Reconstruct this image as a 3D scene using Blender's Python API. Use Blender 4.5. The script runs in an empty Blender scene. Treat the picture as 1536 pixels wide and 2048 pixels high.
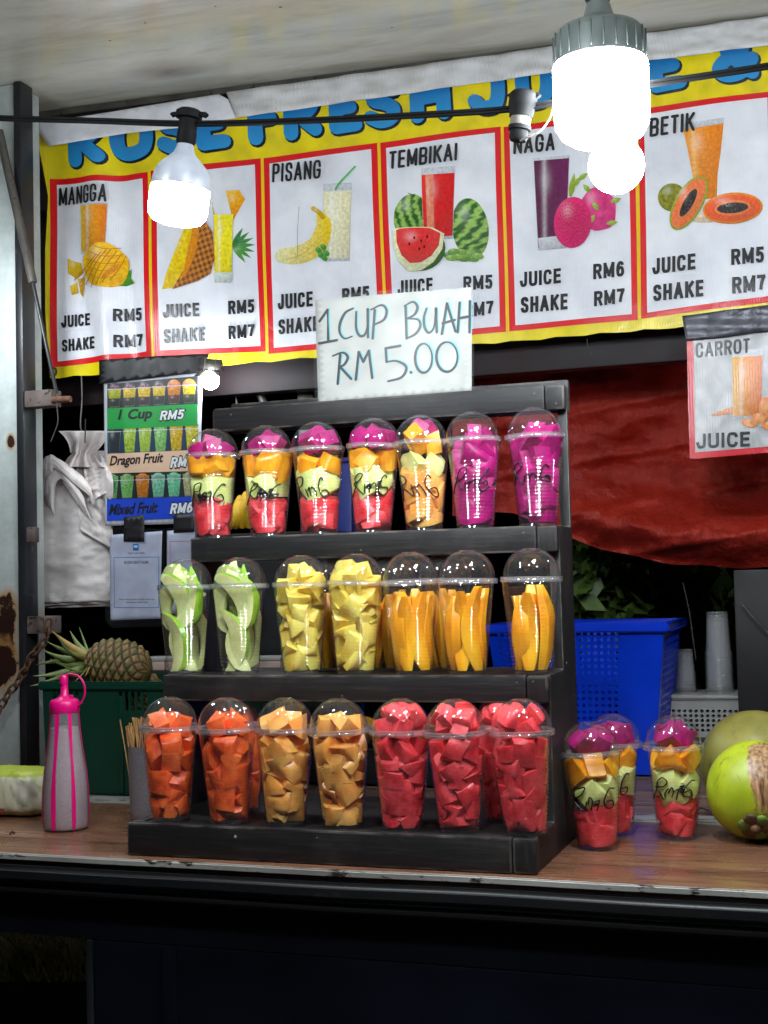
import bpy, bmesh, math, random
from mathutils import Vector, Matrix, Euler, noise
random.seed(7)
PI = math.pi
SC = bpy.context.scene
COL = SC.collection

# ------------------------------------------------------------------ camera
CAMP = (.4653, -1.9582, .4368)
YAW, PITCH, ROLL, FPX = math.radians(19.3352), math.radians(2.9254), math.radians(-1.3857), 2700.0
_fwd = Vector((-math.sin(YAW)*math.cos(PITCH), math.cos(YAW)*math.cos(PITCH), math.sin(PITCH)))
_r0 = Vector((math.cos(YAW), math.sin(YAW), 0)); _u0 = _r0.cross(_fwd)
_r = _r0*math.cos(ROLL) + _u0*math.sin(ROLL); _u = _r.cross(_fwd)
cd = bpy.data.cameras.new('camera'); cam = bpy.data.objects.new('camera', cd); COL.objects.link(cam)
m3 = Matrix((_r, _u, -_fwd)).transposed().to_4x4(); m3.translation = Vector(CAMP)
cam.matrix_world = m3
cd.sensor_fit = 'VERTICAL'; cd.sensor_height = 36; cd.lens = 36*FPX/2048
cd.clip_start = .05; cd.clip_end = 400
SC.camera = cam

# ------------------------------------------------------------------ night sky, exposure
w = bpy.data.worlds.new('World'); SC.world = w; w.use_nodes = True
nt = w.node_tree; nt.nodes.clear()
sky = nt.nodes.new('ShaderNodeTexSky'); sky.sky_type = 'NISHITA'; sky.sun_disc = False
sky.sun_elevation = math.radians(-4); sky.sun_rotation = math.radians(200)
bg = nt.nodes.new('ShaderNodeBackground'); bg.inputs[1].default_value = .02
wo = nt.nodes.new('ShaderNodeOutputWorld')
nt.links.new(sky.outputs[0], bg.inputs[0]); nt.links.new(bg.outputs[0], wo.inputs[0])
SC.view_settings.view_transform = 'Standard'; SC.view_settings.look = 'None'
SC.view_settings.exposure = 0.28; SC.view_settings.gamma = 1
SC.view_settings.use_curve_mapping = False
SC.render.engine = 'CYCLES'
SC.cycles.use_denoising = True
SC.cycles.max_bounces = 7; SC.cycles.transparent_max_bounces = 40
SC.cycles.sample_clamp_indirect = 4.0; SC.cycles.caustics_reflective = False; SC.cycles.caustics_refractive = False
LAMP = 110.0          # radiance of the lit LED diffusers

# ------------------------------------------------------------------ helpers
def S(r, g, b):
    f = lambda c: (c/255/12.92) if c <= 10 else ((c/255+.055)/1.055)**2.4
    return (f(r), f(g), f(b), 1)
def ray(px, py): return _fwd + _r*((px-768)/FPX) - _u*((py-1024)/FPX)
def aty(px, py, y):
    d = ray(px, py); return Vector(CAMP) + d*((y-CAMP[1])/d.y)
def atz(px, py, z):
    d = ray(px, py); return Vector(CAMP) + d*((z-CAMP[2])/d.z)
def atx(px, py, x):
    d = ray(px, py); return Vector(CAMP) + d*((x-CAMP[0])/d.x)

def thing(name, label, cat, loc=(0, 0, 0), group=None, rot=(0, 0, 0)):
    o = bpy.data.objects.new(name, None); COL.objects.link(o)
    o.location = loc; o.rotation_euler = rot; o['label'] = label; o['category'] = cat
    o.empty_display_size = .05
    if group: o['group'] = group
    return o
def tag(o, label, cat, group=None, kind=None):
    o['label'] = label; o['category'] = cat
    if group: o['group'] = group
    if kind: o['kind'] = kind
    return o
def link(name, me, mats, parent=None, loc=None, rot=None):
    if not isinstance(mats, (list, tuple)): mats = [mats]
    if len(me.materials) == 0:
        for m in mats: me.materials.append(m)
    o = bpy.data.objects.new(name, me); COL.objects.link(o)
    if parent: o.parent = parent
    if loc is not None: o.location = loc
    if rot is not None: o.rotation_euler = rot
    return o
def smooth(me, ang=None):
    me.polygons.foreach_set('use_smooth', [True]*len(me.polygons))
    if ang is not None:
        try: me.set_sharp_from_angle(angle=math.radians(ang))
        except Exception: pass
def pymesh(name, v, f, mats, parent=None, loc=None, rot=None, sm=False, ang=None):
    me = bpy.data.meshes.new(name); me.from_pydata([tuple(p) for p in v], [], f); me.update()
    if sm: smooth(me, ang)
    return link(name, me, mats, parent, loc, rot)
def bmobj(name, bm, mats, parent=None, loc=None, rot=None, sm=False, ang=None):
    me = bpy.data.meshes.new(name); bm.to_mesh(me); bm.free()
    if sm: smooth(me, ang)
    return link(name, me, mats, parent, loc, rot)
def box_bm(lo, hi, bev=.002, seg=2):
    bm = bmesh.new(); bmesh.ops.create_cube(bm, size=1)
    for v in bm.verts:
        v.co = Vector([lo[i] + (v.co[i]+.5)*(hi[i]-lo[i]) for i in range(3)])
    if bev: bmesh.ops.bevel(bm, geom=bm.edges[:], offset=bev, segments=seg, affect='EDGES', profile=.6)
    return bm
def box(name, lo, hi, mats, parent=None, bev=.002, seg=2):
    return bmobj(name, box_bm(lo, hi, bev, seg), mats, parent, sm=bool(bev), ang=35)
def prism(name, pts, axis, a, b, mats, parent=None, bev=0):
    """outline pts (2D) in the plane normal to axis ('x','y','z'), from a to b"""
    def P(p, t):
        return {'x': (t, p[0], p[1]), 'y': (p[0], t, p[1]), 'z': (p[0], p[1], t)}[axis]
    bm = bmesh.new()
    A = [bm.verts.new(P(p, a)) for p in pts]; B = [bm.verts.new(P(p, b)) for p in pts]
    bm.faces.new(A); bm.faces.new(B[::-1]); n = len(pts)
    for i in range(n): bm.faces.new((A[i], B[i], B[(i+1) % n], A[(i+1) % n]))
    bmesh.ops.recalc_face_normals(bm, faces=bm.faces[:])
    if bev: bmesh.ops.bevel(bm, geom=bm.edges[:], offset=bev, segments=2, affect='EDGES', profile=.6)
    return bmobj(name, bm, mats, parent, sm=bool(bev), ang=35)
def lathe_mesh(name, prof, seg=40, closed=False):
    v, f = [], []
    n = len(prof)
    for r, z in prof:
        for k in range(seg):
            a = 2*PI*k/seg; v.append((r*math.cos(a), r*math.sin(a), z))
    for i in range(n-1):
        for k in range(seg):
            k2 = (k+1) % seg
            f.append((i*seg+k, i*seg+k2, (i+1)*seg+k2, (i+1)*seg+k))
    if closed:
        f.append(tuple(range(seg))[::-1]); f.append(tuple((n-1)*seg+k for k in range(seg)))
    me = bpy.data.meshes.new(name); me.from_pydata(v, [], f); me.update()
    bm = bmesh.new(); bm.from_mesh(me); bmesh.ops.remove_doubles(bm, verts=bm.verts[:], dist=1e-6)
    bmesh.ops.recalc_face_normals(bm, faces=bm.faces[:]); bm.to_mesh(me); bm.free()
    smooth(me, 50)
    return me
def catmull(pts, n=6):
    pts = [Vector(p) for p in pts]
    if len(pts) < 3: return pts
    out = []; q = [pts[0]*2-pts[1]] + pts + [pts[-1]*2-pts[-2]]
    for i in range(1, len(q)-2):
        for k in range(n):
            t = k/n; p0, p1, p2, p3 = q[i-1:i+3]
            out.append(.5*((2*p1)+(p2-p0)*t+(2*p0-5*p1+4*p2-p3)*t*t+(3*p1-p0-3*p2+p3)*t**3))
    out.append(pts[-1]); return out
def tube_vf(path, rad, seg=8, caps=True, flat=1.0, closed=False):
    path = [Vector(p) for p in path]; n = len(path); v, f = [], []
    up = Vector((0, 0, 1)); prevx = None
    for i, p in enumerate(path):
        if closed: t = (path[(i+1) % n]-path[i-1])
        else: t = (path[min(i+1, n-1)]-path[max(i-1, 0)])
        t = t.normalized() if t.length > 1e-9 else Vector((1, 0, 0))
        if prevx is None:
            x = t.cross(up)
            if x.length < .1: x = t.cross(Vector((0, 1, 0)))
        else:
            x = prevx - t*prevx.dot(t)
        x.normalize(); prevx = x; y = t.cross(x)
        r = rad(i/(n-1)) if callable(rad) else rad
        for k in range(seg):
            a = 2*PI*k/seg; v.append(p + x*(r*math.cos(a)) + y*(r*flat*math.sin(a)))
    m = n if closed else n-1
    for i in range(m):
        for k in range(seg):
            k2 = (k+1) % seg; j = (i+1) % n
            f.append((i*seg+k, i*seg+k2, j*seg+k2, j*seg+k))
    if caps and not closed:
        f.append(tuple(range(seg))[::-1]); f.append(tuple((n-1)*seg+k for k in range(seg)))
    return v, f
def tube(name, path, rad, mats, parent=None, seg=8, sm=True, **kw):
    v, f = tube_vf(path, rad, seg, **kw); return pymesh(name, v, f, mats, parent, sm=sm, ang=60)
def join(parts):
    V, F = [], []
    for v, f in parts:
        n = len(V); V += list(v); F += [tuple(i+n for i in q) for q in f]
    return V, F
def grid(name, nx, ny, fn, mats, parent=None, sm=True, thick=0):
    v = [fn(i/nx, j/ny) for j in range(ny+1) for i in range(nx+1)]
    f = [(j*(nx+1)+i, j*(nx+1)+i+1, (j+1)*(nx+1)+i+1, (j+1)*(nx+1)+i) for j in range(ny) for i in range(nx)]
    o = pymesh(name, v, f, mats, parent, sm=sm)
    if thick:
        md = o.modifiers.new('thickness', 'SOLIDIFY'); md.thickness = thick; md.offset = 0
    return o
def fbm(x, y, z=0, o=3):
    return noise.fractal(Vector((x, y, z)), 1.0, 2.0, o)

# ------------------------------------------------------------------ materials
def mat(name):
    m = bpy.data.materials.new(name); m.use_nodes = True; n = m.node_tree
    b = n.nodes['Principled BSDF']; return m, n, b
def N(n, t, **kw):
    o = n.nodes.new(t)
    for k, v in kw.items():
        if k.startswith('i_'):
            key = k[2:]; key = int(key) if key.isdigit() else key.replace('_', ' ')
            o.inputs[key].default_value = v
        else: setattr(o, k, v)
    return o
def ramp(n, stops, interp='LINEAR'):
    r = n.nodes.new('ShaderNodeValToRGB'); r.color_ramp.interpolation = interp
    e = r.color_ramp.elements
    while len(e) < len(stops): e.new(.5)
    for k, (p, c) in enumerate(stops):
        e[k].position = p; e[k].color = c if len(c) == 4 else (*c, 1)
    return r
def coords(n, scale=(1, 1, 1), kind='Object', loc=(0, 0, 0)):
    t = n.nodes.new('ShaderNodeTexCoord'); mp = n.nodes.new('ShaderNodeMapping')
    mp.inputs['Scale'].default_value = scale; mp.inputs['Location'].default_value = loc
    n.links.new(t.outputs[kind], mp.inputs[0]); return mp.outputs[0]
def bump(n, b, src, strength=.3, dist=.001):
    bp = n.nodes.new('ShaderNodeBump'); bp.inputs['Strength'].default_value = strength; bp.inputs['Distance'].default_value = dist
    n.links.new(src, bp.inputs['Height']); n.links.new(bp.outputs[0], b.inputs['Normal']); return bp
def simple(name, c1, c2=None, scale=30, rough=.5, metal=0, bumpS=0, bumpD=.001, stretch=(1, 1, 1), detail=5, rv=.15, coat=0, sss=0, spec=.5, lo=.35, hi=.65):
    m, n, b = mat(name)
    b.inputs['Roughness'].default_value = rough; b.inputs['Metallic'].default_value = metal
    b.inputs['Specular IOR Level'].default_value = spec
    if coat: b.inputs['Coat Weight'].default_value = coat; b.inputs['Coat Roughness'].default_value = .1
    if sss:
        b.inputs['Subsurface Weight'].default_value = sss; b.inputs['Subsurface Radius'].default_value = (.01, .005, .003); b.inputs['Subsurface Scale'].default_value = .6
    if c2 is None: c2 = tuple(x*.75 for x in c1[:3])+(1,)
    co = coords(n, stretch)
    tx = N(n, 'ShaderNodeTexNoise', i_Scale=scale, i_Detail=detail); n.links.new(co, tx.inputs[0])
    r = ramp(n, [(lo, c2), (hi, c1)]); n.links.new(tx.outputs['Fac'], r.inputs[0]); n.links.new(r.outputs[0], b.inputs['Base Color'])
    if rv:
        mr = N(n, 'ShaderNodeMapRange', i_To_Min=max(0, rough-rv), i_To_Max=min(1, rough+rv)); n.links.new(tx.outputs['Fac'], mr.inputs[0]); n.links.new(mr.outputs[0], b.inputs['Roughness'])
    if bumpS: bump(n, b, tx.outputs['Fac'], bumpS, bumpD)
    return m

M = {}
def clear_plastic(name, base=.05, tint=(1, 1, 1, 1), haze=.03, ior=1.5, rough=.03, boost=.75):
    m, n, b = mat(name); n.nodes.remove(b); out = n.nodes['Material Output']
    tr = N(n, 'ShaderNodeBsdfTransparent'); tr.inputs[0].default_value = tint
    gl = N(n, 'ShaderNodeBsdfGlossy'); gl.inputs['Roughness'].default_value = rough
    df = N(n, 'ShaderNodeBsdfDiffuse'); df.inputs[0].default_value = (.8, .82, .85, 1)
    fr = N(n, 'ShaderNodeLayerWeight', i_Blend=.5)
    pw = N(n, 'ShaderNodeMath', operation='POWER', i_1=3.6); n.links.new(fr.outputs['Facing'], pw.inputs[0])
    mu = N(n, 'ShaderNodeMath', operation='MULTIPLY_ADD', i_1=boost, i_2=base+.03, use_clamp=True)
    n.links.new(pw.outputs[0], mu.inputs[0])
    m1 = N(n, 'ShaderNodeMixShader', i_0=haze); n.links.new(tr.outputs[0], m1.inputs[1]); n.links.new(df.outputs[0], m1.inputs[2])
    m2 = N(n, 'ShaderNodeMixShader'); n.links.new(mu.outputs[0], m2.inputs[0]); n.links.new(m1.outputs[0], m2.inputs[1]); n.links.new(gl.outputs[0], m2.inputs[2])
    n.links.new(m2.outputs[0], out.inputs[0]); return m
M['cup'] = clear_plastic('clear_cup_plastic', base=.055, haze=.012, rough=.035)
M['dome'] = clear_plastic('clear_dome_plastic', base=.03, haze=.015, rough=.045)
M['lidrim'] = clear_plastic('thick_rim_plastic', base=.16, haze=.16, rough=.09)
M['sleeve'] = clear_plastic('plastic_sleeve', base=.02, haze=.012, rough=.06)
M['sleeve2'] = clear_plastic('matt_card_sleeve', base=-.025, haze=.02, rough=.3, boost=.3)
M['stack'] = clear_plastic('stacked_cup_plastic', base=.05, haze=.12, rough=.1)

def lerp4(a, b, t): return tuple(a[i]+(b[i]-a[i])*t for i in range(4))
def fruit(name, c1, c2, scale=60, rough=.32, seeds=None, stretch=(1, 1, 1), bs=.6, sss=.5):
    m, n, b = mat(name)
    co = coords(n, stretch)
    tx = N(n, 'ShaderNodeTexNoise', i_Scale=scale, i_Detail=6, i_Roughness=.65); n.links.new(co, tx.inputs[0])
    big = N(n, 'ShaderNodeTexNoise', i_Scale=scale*.35, i_Detail=2); n.links.new(co, big.inputs[0])
    ad = N(n, 'ShaderNodeMath', operation='ADD'); n.links.new(tx.outputs['Fac'], ad.inputs[0]); n.links.new(big.outputs['Fac'], ad.inputs[1])
    hf = N(n, 'ShaderNodeMath', operation='MULTIPLY', i_1=.5); n.links.new(ad.outputs[0], hf.inputs[0])
    c2 = tuple(q*.92 for q in c2[:3])+(1,); r = ramp(n, [(.38, c2), (.60, c1)]); n.links.new(hf.outputs[0], r.inputs[0]); col = r.outputs[0]
    if seeds:
        vo = N(n, 'ShaderNodeTexVoronoi', i_Scale=seeds[0]); n.links.new(co, vo.inputs[0])
        lt = N(n, 'ShaderNodeMath', operation='LESS_THAN', i_1=seeds[1]); n.links.new(vo.outputs['Distance'], lt.inputs[0])
        mx = N(n, 'ShaderNodeMix', data_type='RGBA'); n.links.new(lt.outputs[0], mx.inputs[0]); n.links.new(col, mx.inputs[6]); mx.inputs[7].default_value = seeds[2]; col = mx.outputs[2]
    n.links.new(col, b.inputs['Base Color'])
    b.inputs['Roughness'].default_value = rough; b.inputs['Coat Weight'].default_value = 0 if name[:3] == 'dra' else .3; b.inputs['Coat Roughness'].default_value = .16
    if sss:
        b.inputs['Subsurface Weight'].default_value = sss; b.inputs['Subsurface Radius'].default_value = (.012, .007, .005); b.inputs['Subsurface Scale'].default_value = 1.0
    fi = N(n, 'ShaderNodeTexNoise', i_Scale=scale*5, i_Detail=4, i_Roughness=.7); n.links.new(co, fi.inputs[0])
    fr_ = ramp(n, [(.56, (0, 0, 0, 1)), (.74, (.40, .40, .40, 1))]); n.links.new(fi.outputs['Fac'], fr_.inputs[0])
    fm = N(n, 'ShaderNodeMix', data_type='RGBA'); n.links.new(fr_.outputs[0], fm.inputs[0]); n.links.new(col, fm.inputs[6]); fm.inputs[7].default_value = lerp4(c1, (1, .95, .9, 1), .03 if name[:3] == 'dra' else .22); n.links.new(fm.outputs[2], b.inputs['Base Color'])
    hs_ = N(n, 'ShaderNodeMath', operation='ADD'); n.links.new(tx.outputs['Fac'], hs_.inputs[0]); n.links.new(fi.outputs['Fac'], hs_.inputs[1])
    bump(n, b, hs_.outputs[0], bs, .0014)
    return m
F = {
 'watermelon': fruit('watermelon_flesh', S(255, 84, 92), S(226, 22, 44), 90),
 'papaya': fruit('papaya_flesh', S(255, 120, 48), S(232, 66, 14), 60),
 'cantaloupe': fruit('cantaloupe_flesh', S(255, 190, 104), S(250, 158, 64), 60, bs=.2),
 'mango': fruit('mango_flesh', S(255, 188, 30), S(246, 148, 0), 40, bs=.15, stretch=(1, 1, .4)),
 'honeydew': fruit('honeydew_flesh', S(236, 242, 170), S(208, 224, 120), 50, bs=.15),
 'pineapple': fruit('pineapple_flesh', S(250, 232, 120), S(236, 200, 60), 90, bs=.6, stretch=(1, 1, .35)),
 'dragonfruit': fruit('dragonfruit_flesh', S(190, 0, 124), S(136, 0, 84), 60, seeds=(420, .2, S(90, 0, 60))),
 'guava': fruit('guava_flesh', S(226, 230, 164), S(206, 212, 140), 60, bs=.15),
 'guava_skin': fruit('guava_skin', S(158, 204, 54), S(112, 166, 34), 50, rough=.3, bs=.25),
 'grape': simple('grape_skin', S(34, 20, 34), S(14, 8, 18), 80, .2),
}
M['black_ink'] = simple('marker_ink', S(18, 16, 18), S(10, 8, 10), 80, .35)

def wood_black(name, along='x', worn_=False):
    m, n, b = mat(name)
    sx = {'x': (3, 40, 40), 'z': (40, 40, 3)}[along]
    co = coords(n, sx)
    g = N(n, 'ShaderNodeTexNoise', i_Scale=3.0, i_Detail=8, i_Roughness=.7); n.links.new(co, g.inputs[0])
    c2 = coords(n, (1, 1, 1)); bl = N(n, 'ShaderNodeTexNoise', i_Scale=5.0, i_Detail=6, i_Roughness=.7); n.links.new(c2, bl.inputs[0])
    r1 = ramp(n, [(.3, S(17, 16, 17)), (.55, S(28, 27, 28)), (.8, S(52, 50, 49))]); n.links.new(g.outputs['Fac'], r1.inputs[0])
    r2 = ramp(n, [(.52, (0, 0, 0, 1)), (.74, (1, 1, 1, 1))]); n.links.new(bl.outputs['Fac'], r2.inputs[0])
    ms = N(n, 'ShaderNodeMath', operation='MULTIPLY', i_1=.14); n.links.new(r2.outputs[0], ms.inputs[0])
    mx = N(n, 'ShaderNodeMix', data_type='RGBA'); n.links.new(ms.outputs[0], mx.inputs[0]); n.links.new(r1.outputs[0], mx.inputs[6]); mx.inputs[7].default_value = S(112, 108, 104)
    # worn pale arrises
    m2 = mx
    if worn_:
        c3 = coords(n, (1, 1, 1)); wn = N(n, 'ShaderNodeTexNoise', i_Scale=22.0, i_Detail=6); n.links.new(c3, wn.inputs[0]); wr_ = ramp(n, [(.42, (0, 0, 0, 1)), (.66, (.75, .75, .75, 1))]); n.links.new(wn.outputs['Fac'], wr_.inputs[0])
        m2 = N(n, 'ShaderNodeMix', data_type='RGBA'); n.links.new(wr_.outputs[0], m2.inputs[0]); n.links.new(mx.outputs[2], m2.inputs[6]); m2.inputs[7].default_value = S(92, 87, 80)
    # small white nicks and paint spots
    vo = N(n, 'ShaderNodeTexVoronoi', i_Scale=14.0); n.links.new(c2, vo.inputs[0])
    lt = N(n, 'ShaderNodeMath', operation='LESS_THAN', i_1=.035); n.links.new(vo.outputs['Distance'], lt.inputs[0])
    m4 = N(n, 'ShaderNodeMix', data_type='RGBA'); n.links.new(lt.outputs[0], m4.inputs[0]); n.links.new(m2.outputs[2], m4.inputs[6]); m4.inputs[7].default_value = S(160, 158, 152)
    n.links.new(m4.outputs[2], b.inputs['Base Color']); b.inputs['Roughness'].default_value = .5; b.inputs['Specular IOR Level'].default_value = .4
    bump(n, b, g.outputs['Fac'], .5, .0015)
    return m
M['bw_x'] = wood_black('black_stained_wood'); M['bw_z'] = wood_black('black_stained_wood_upright', 'z'); M['bw_edge'] = wood_black('black_stained_wood_worn_arris', 'x', True)

def laminate():
    m, n, b = mat('wood_laminate')
    co = coords(n, (1.2, 16, 1)); g = N(n, 'ShaderNodeTexNoise', i_Scale=6.0, i_Detail=8, i_Roughness=.62, i_Distortion=.6); n.links.new(co, g.inputs[0])
    r = ramp(n, [(.28, S(72, 46, 36)), (.5, S(118, 80, 60)), (.72, S(146, 104, 80))]); n.links.new(g.outputs['Fac'], r.inputs[0])
    c2 = coords(n); d = N(n, 'ShaderNodeTexNoise', i_Scale=7.0, i_Detail=6); n.links.new(c2, d.inputs[0])
    rd = ramp(n, [(.5, (0, 0, 0, 1)), (.8, (.6, .6, .6, 1))]); n.links.new(d.outputs['Fac'], rd.inputs[0])
    mx = N(n, 'ShaderNodeMix', data_type='RGBA'); n.links.new(rd.outputs[0], mx.inputs[0]); n.links.new(r.outputs[0], mx.inputs[6]); mx.inputs[7].default_value = S(84, 62, 52)
    n.links.new(mx.outputs[2], b.inputs['Base Color'])
    mr = N(n, 'ShaderNodeMapRange', i_To_Min=.12, i_To_Max=.42); n.links.new(d.outputs['Fac'], mr.inputs[0]); n.links.new(mr.outputs[0], b.inputs['Roughness'])
    bump(n, b, g.outputs['Fac'], .15, .0006); return m
M['laminate'] = laminate()
M['plank'] = simple('old_plank', S(120, 92, 78), S(66, 48, 42), 5, .5, stretch=(1, 12, 1), bumpS=.3, detail=8)

def worn(name, base, wear, chips, scale=18, thr=(.56, .6), rough=.5, metal=0, stretch=(1, 1, 1)):
    m, n, b = mat(name)
    co = coords(n, stretch); g = N(n, 'ShaderNodeTexNoise', i_Scale=scale, i_Detail=8, i_Roughness=.7); n.links.new(co, g.inputs[0])
    l = N(n, 'ShaderNodeTexNoise', i_Scale=scale*.25, i_Detail=5); n.links.new(co, l.inputs[0])
    r = ramp(n, [(.3, wear), (.65, base)]); n.links.new(l.outputs['Fac'], r.inputs[0])
    k = ramp(n, [(thr[0], (0, 0, 0, 1)), (thr[1], (1, 1, 1, 1))]); n.links.new(g.outputs['Fac'], k.inputs[0])
    mx = N(n, 'ShaderNodeMix', data_type='RGBA'); n.links.new(k.outputs[0], mx.inputs[0]); n.links.new(r.outputs[0], mx.inputs[6]); mx.inputs[7].default_value = chips
    n.links.new(mx.outputs[2], b.inputs['Base Color']); b.inputs['Roughness'].default_value = rough; b.inputs['Metallic'].default_value = metal
    bump(n, b, g.outputs['Fac'], .2, .001); return m
M['white_edge'] = worn('chipped_white_edging', S(170, 168, 162), S(120, 116, 110), S(48, 40, 34), 40, (.54, .58), .4, stretch=(.4, 1, 1))
M['rubber'] = worn('black_rubber_trim', S(28, 29, 31), S(18, 18, 20), S(70, 70, 68), 30, (.62, .72), .42, stretch=(.3, 1, 1))
M['body'] = simple('dark_painted_body', S(20, 22, 32), S(13, 15, 23), 4, .22, rv=.1, spec=.5)
M['black_metal'] = worn('black_painted_post', S(38, 40, 44), S(24, 26, 30), S(112, 98, 86), 30, (.64, .7), .4, stretch=(1, 1, .3))
M['grey_metal'] = worn('dull_grey_steel', S(112, 108, 102), S(72, 68, 64), S(60, 40, 30), 60, (.58, .66), .45, .5)
M['rust'] = worn('rusty_steel', S(96, 66, 52), S(58, 40, 34), S(120, 76, 46), 90, (.5, .6), .8)
M['concrete_block'] = worn('flaking_painted_bracket', S(112, 100, 94), S(70, 60, 58), S(40, 30, 28), 60, (.55, .6), .8)
M['black'] = simple('matte_black', S(20, 20, 23), S(12, 12, 14), 20, .55)
M['tape'] = simple('black_cloth_tape', S(30, 29, 33), S(20, 19, 23), 60, .5, bumpS=.3)
M['grey_tape'] = simple('grey_foil_tape', S(96, 96, 106), S(64, 64, 74), 40, .35, metal=.2, bumpS=.6, bumpD=.003)
M['beam'] = simple('maroon_black_beam', S(36, 18, 22), S(22, 12, 16), 10, .6)
M['socket'] = simple('black_bakelite', S(8, 8, 9), S(5, 5, 6), 30, .7, spec=.1)
M['bulb_white'] = simple('white_lamp_housing', S(142, 146, 154), S(124, 128, 136), 20, .35)
M['bulb_grey'] = simple('grey_lamp_housing', S(68, 76, 73), S(56, 62, 60), 20, .4)
M['adapter'] = simple('white_adapter', S(96, 92, 86), S(60, 56, 52), 60, .6, spec=.2)
def emit(name, k, c=(.88, .95, 1.0, 1)):
    m, n, b = mat(name); b.inputs['Base Color'].default_value = (.9, .9, .9, 1)
    b.inputs['Emission Color'].default_value = c; b.inputs['Emission Strength'].default_value = k; return m
M['lit'] = emit('lit_led_diffuser', LAMP)
M['lit_front'] = emit('lit_front_row_diffuser', LAMP*1.7)
M['lit_small'] = emit('lit_small_diffuser', LAMP*1.0)

def ceiling_mat():
    m, n, b = mat('grimy_canopy_panel')
    co = coords(n, (1, 3.2, 1)); a = N(n, 'ShaderNodeTexNoise', i_Scale=2.2, i_Detail=7, i_Roughness=.6, i_Distortion=.4); n.links.new(co, a.inputs[0])
    r = ramp(n, [(.25, S(160, 156, 140)), (.48, S(200, 200, 188)), (.75, S(222, 223, 218))]); n.links.new(a.outputs['Fac'], r.inputs[0])
    c2 = coords(n, (1.0, 5.5, 1), loc=(3.1, 1.7, 0)); s = N(n, 'ShaderNodeTexNoise', i_Scale=2.6, i_Detail=9, i_Roughness=.72); n.links.new(c2, s.inputs[0])
    k = ramp(n, [(.56, (0, 0, 0, 1)), (.80, (1, 1, 1, 1))]); n.links.new(s.outputs['Fac'], k.inputs[0])
    # one brown stain of its own shape and grime along the hinge edge
    tc = N(n, 'ShaderNodeTexCoord'); st = atz(335, 160, 1.64)
    mp = N(n, 'ShaderNodeMapping'); mp.inputs['Location'].default_value = (-st.x, -st.y, 0); n.links.new(tc.outputs['Object'], mp.inputs[0])
    sc = N(n, 'ShaderNodeVectorMath', operation='MULTIPLY'); sc.inputs[1].default_value = (7.5, 12, 0); n.links.new(mp.outputs[0], sc.inputs[0])
    ln = N(n, 'ShaderNodeVectorMath', operation='LENGTH'); n.links.new(sc.outputs[0], ln.inputs[0])
    sm = N(n, 'ShaderNodeMath', operation='SUBTRACT', i_0=1.15); n.links.new(ln.outputs['Value'], sm.inputs[1])
    mm = N(n, 'ShaderNodeMath', operation='MULTIPLY', use_clamp=True); n.links.new(sm.outputs[0], mm.inputs[0]); n.links.new(s.outputs['Fac'], mm.inputs[1])
    sp = N(n, 'ShaderNodeSeparateXYZ'); n.links.new(tc.outputs['Object'], sp.inputs[0])
    ed = N(n, 'ShaderNodeMapRange', i_From_Min=.80, i_From_Max=1.02, i_To_Min=0, i_To_Max=.8); n.links.new(sp.outputs[1], ed.inputs[0])
    em = N(n, 'ShaderNodeMath', operation='MULTIPLY', use_clamp=True); n.links.new(ed.outputs[0], em.inputs[0]); n.links.new(s.outputs['Fac'], em.inputs[1])
    ks = N(n, 'ShaderNodeMath', operation='MULTIPLY', i_1=.45); n.links.new(k.outputs[0], ks.inputs[0])
    t1 = N(n, 'ShaderNodeMath', operation='MAXIMUM'); n.links.new(ks.outputs[0], t1.inputs[0]); n.links.new(mm.outputs[0], t1.inputs[1])
    t2 = N(n, 'ShaderNodeMath', operation='MAXIMUM'); n.links.new(t1.outputs[0], t2.inputs[0]); n.links.new(em.outputs[0], t2.inputs[1])
    mx = N(n, 'ShaderNodeMix', data_type='RGBA'); n.links.new(t2.outputs[0], mx.inputs[0]); n.links.new(r.outputs[0], mx.inputs[6]); mx.inputs[7].default_value = S(84, 64, 46)
    vo = N(n, 'ShaderNodeTexVoronoi', i_Scale=7.0); n.links.new(coords(n, (1, 1.6, 1)), vo.inputs[0])
    lt = N(n, 'ShaderNodeMath', operation='LESS_THAN', i_1=.028); n.links.new(vo.outputs['Distance'], lt.inputs[0])
    m4 = N(n, 'ShaderNodeMix', data_type='RGBA'); n.links.new(lt.outputs[0], m4.inputs[0]); n.links.new(mx.outputs[2], m4.inputs[6]); m4.inputs[7].default_value = S(40, 34, 30)
    n.links.new(m4.outputs[2], b.inputs['Base Color'])
    mr = N(n, 'ShaderNodeMapRange', i_To_Min=.10, i_To_Max=.26); n.links.new(a.outputs['Fac'], mr.inputs[0]); n.links.new(mr.outputs[0], b.inputs['Roughness'])
    b.inputs['Metallic'].default_value = 0; b.inputs['Specular IOR Level'].default_value = .7
    fine = N(n, 'ShaderNodeTexNoise', i_Scale=260.0, i_Detail=2); n.links.new(coords(n), fine.inputs[0])
    bump(n, b, fine.outputs['Fac'], .12, .0006); return m
M['ceiling'] = ceiling_mat()

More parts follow.
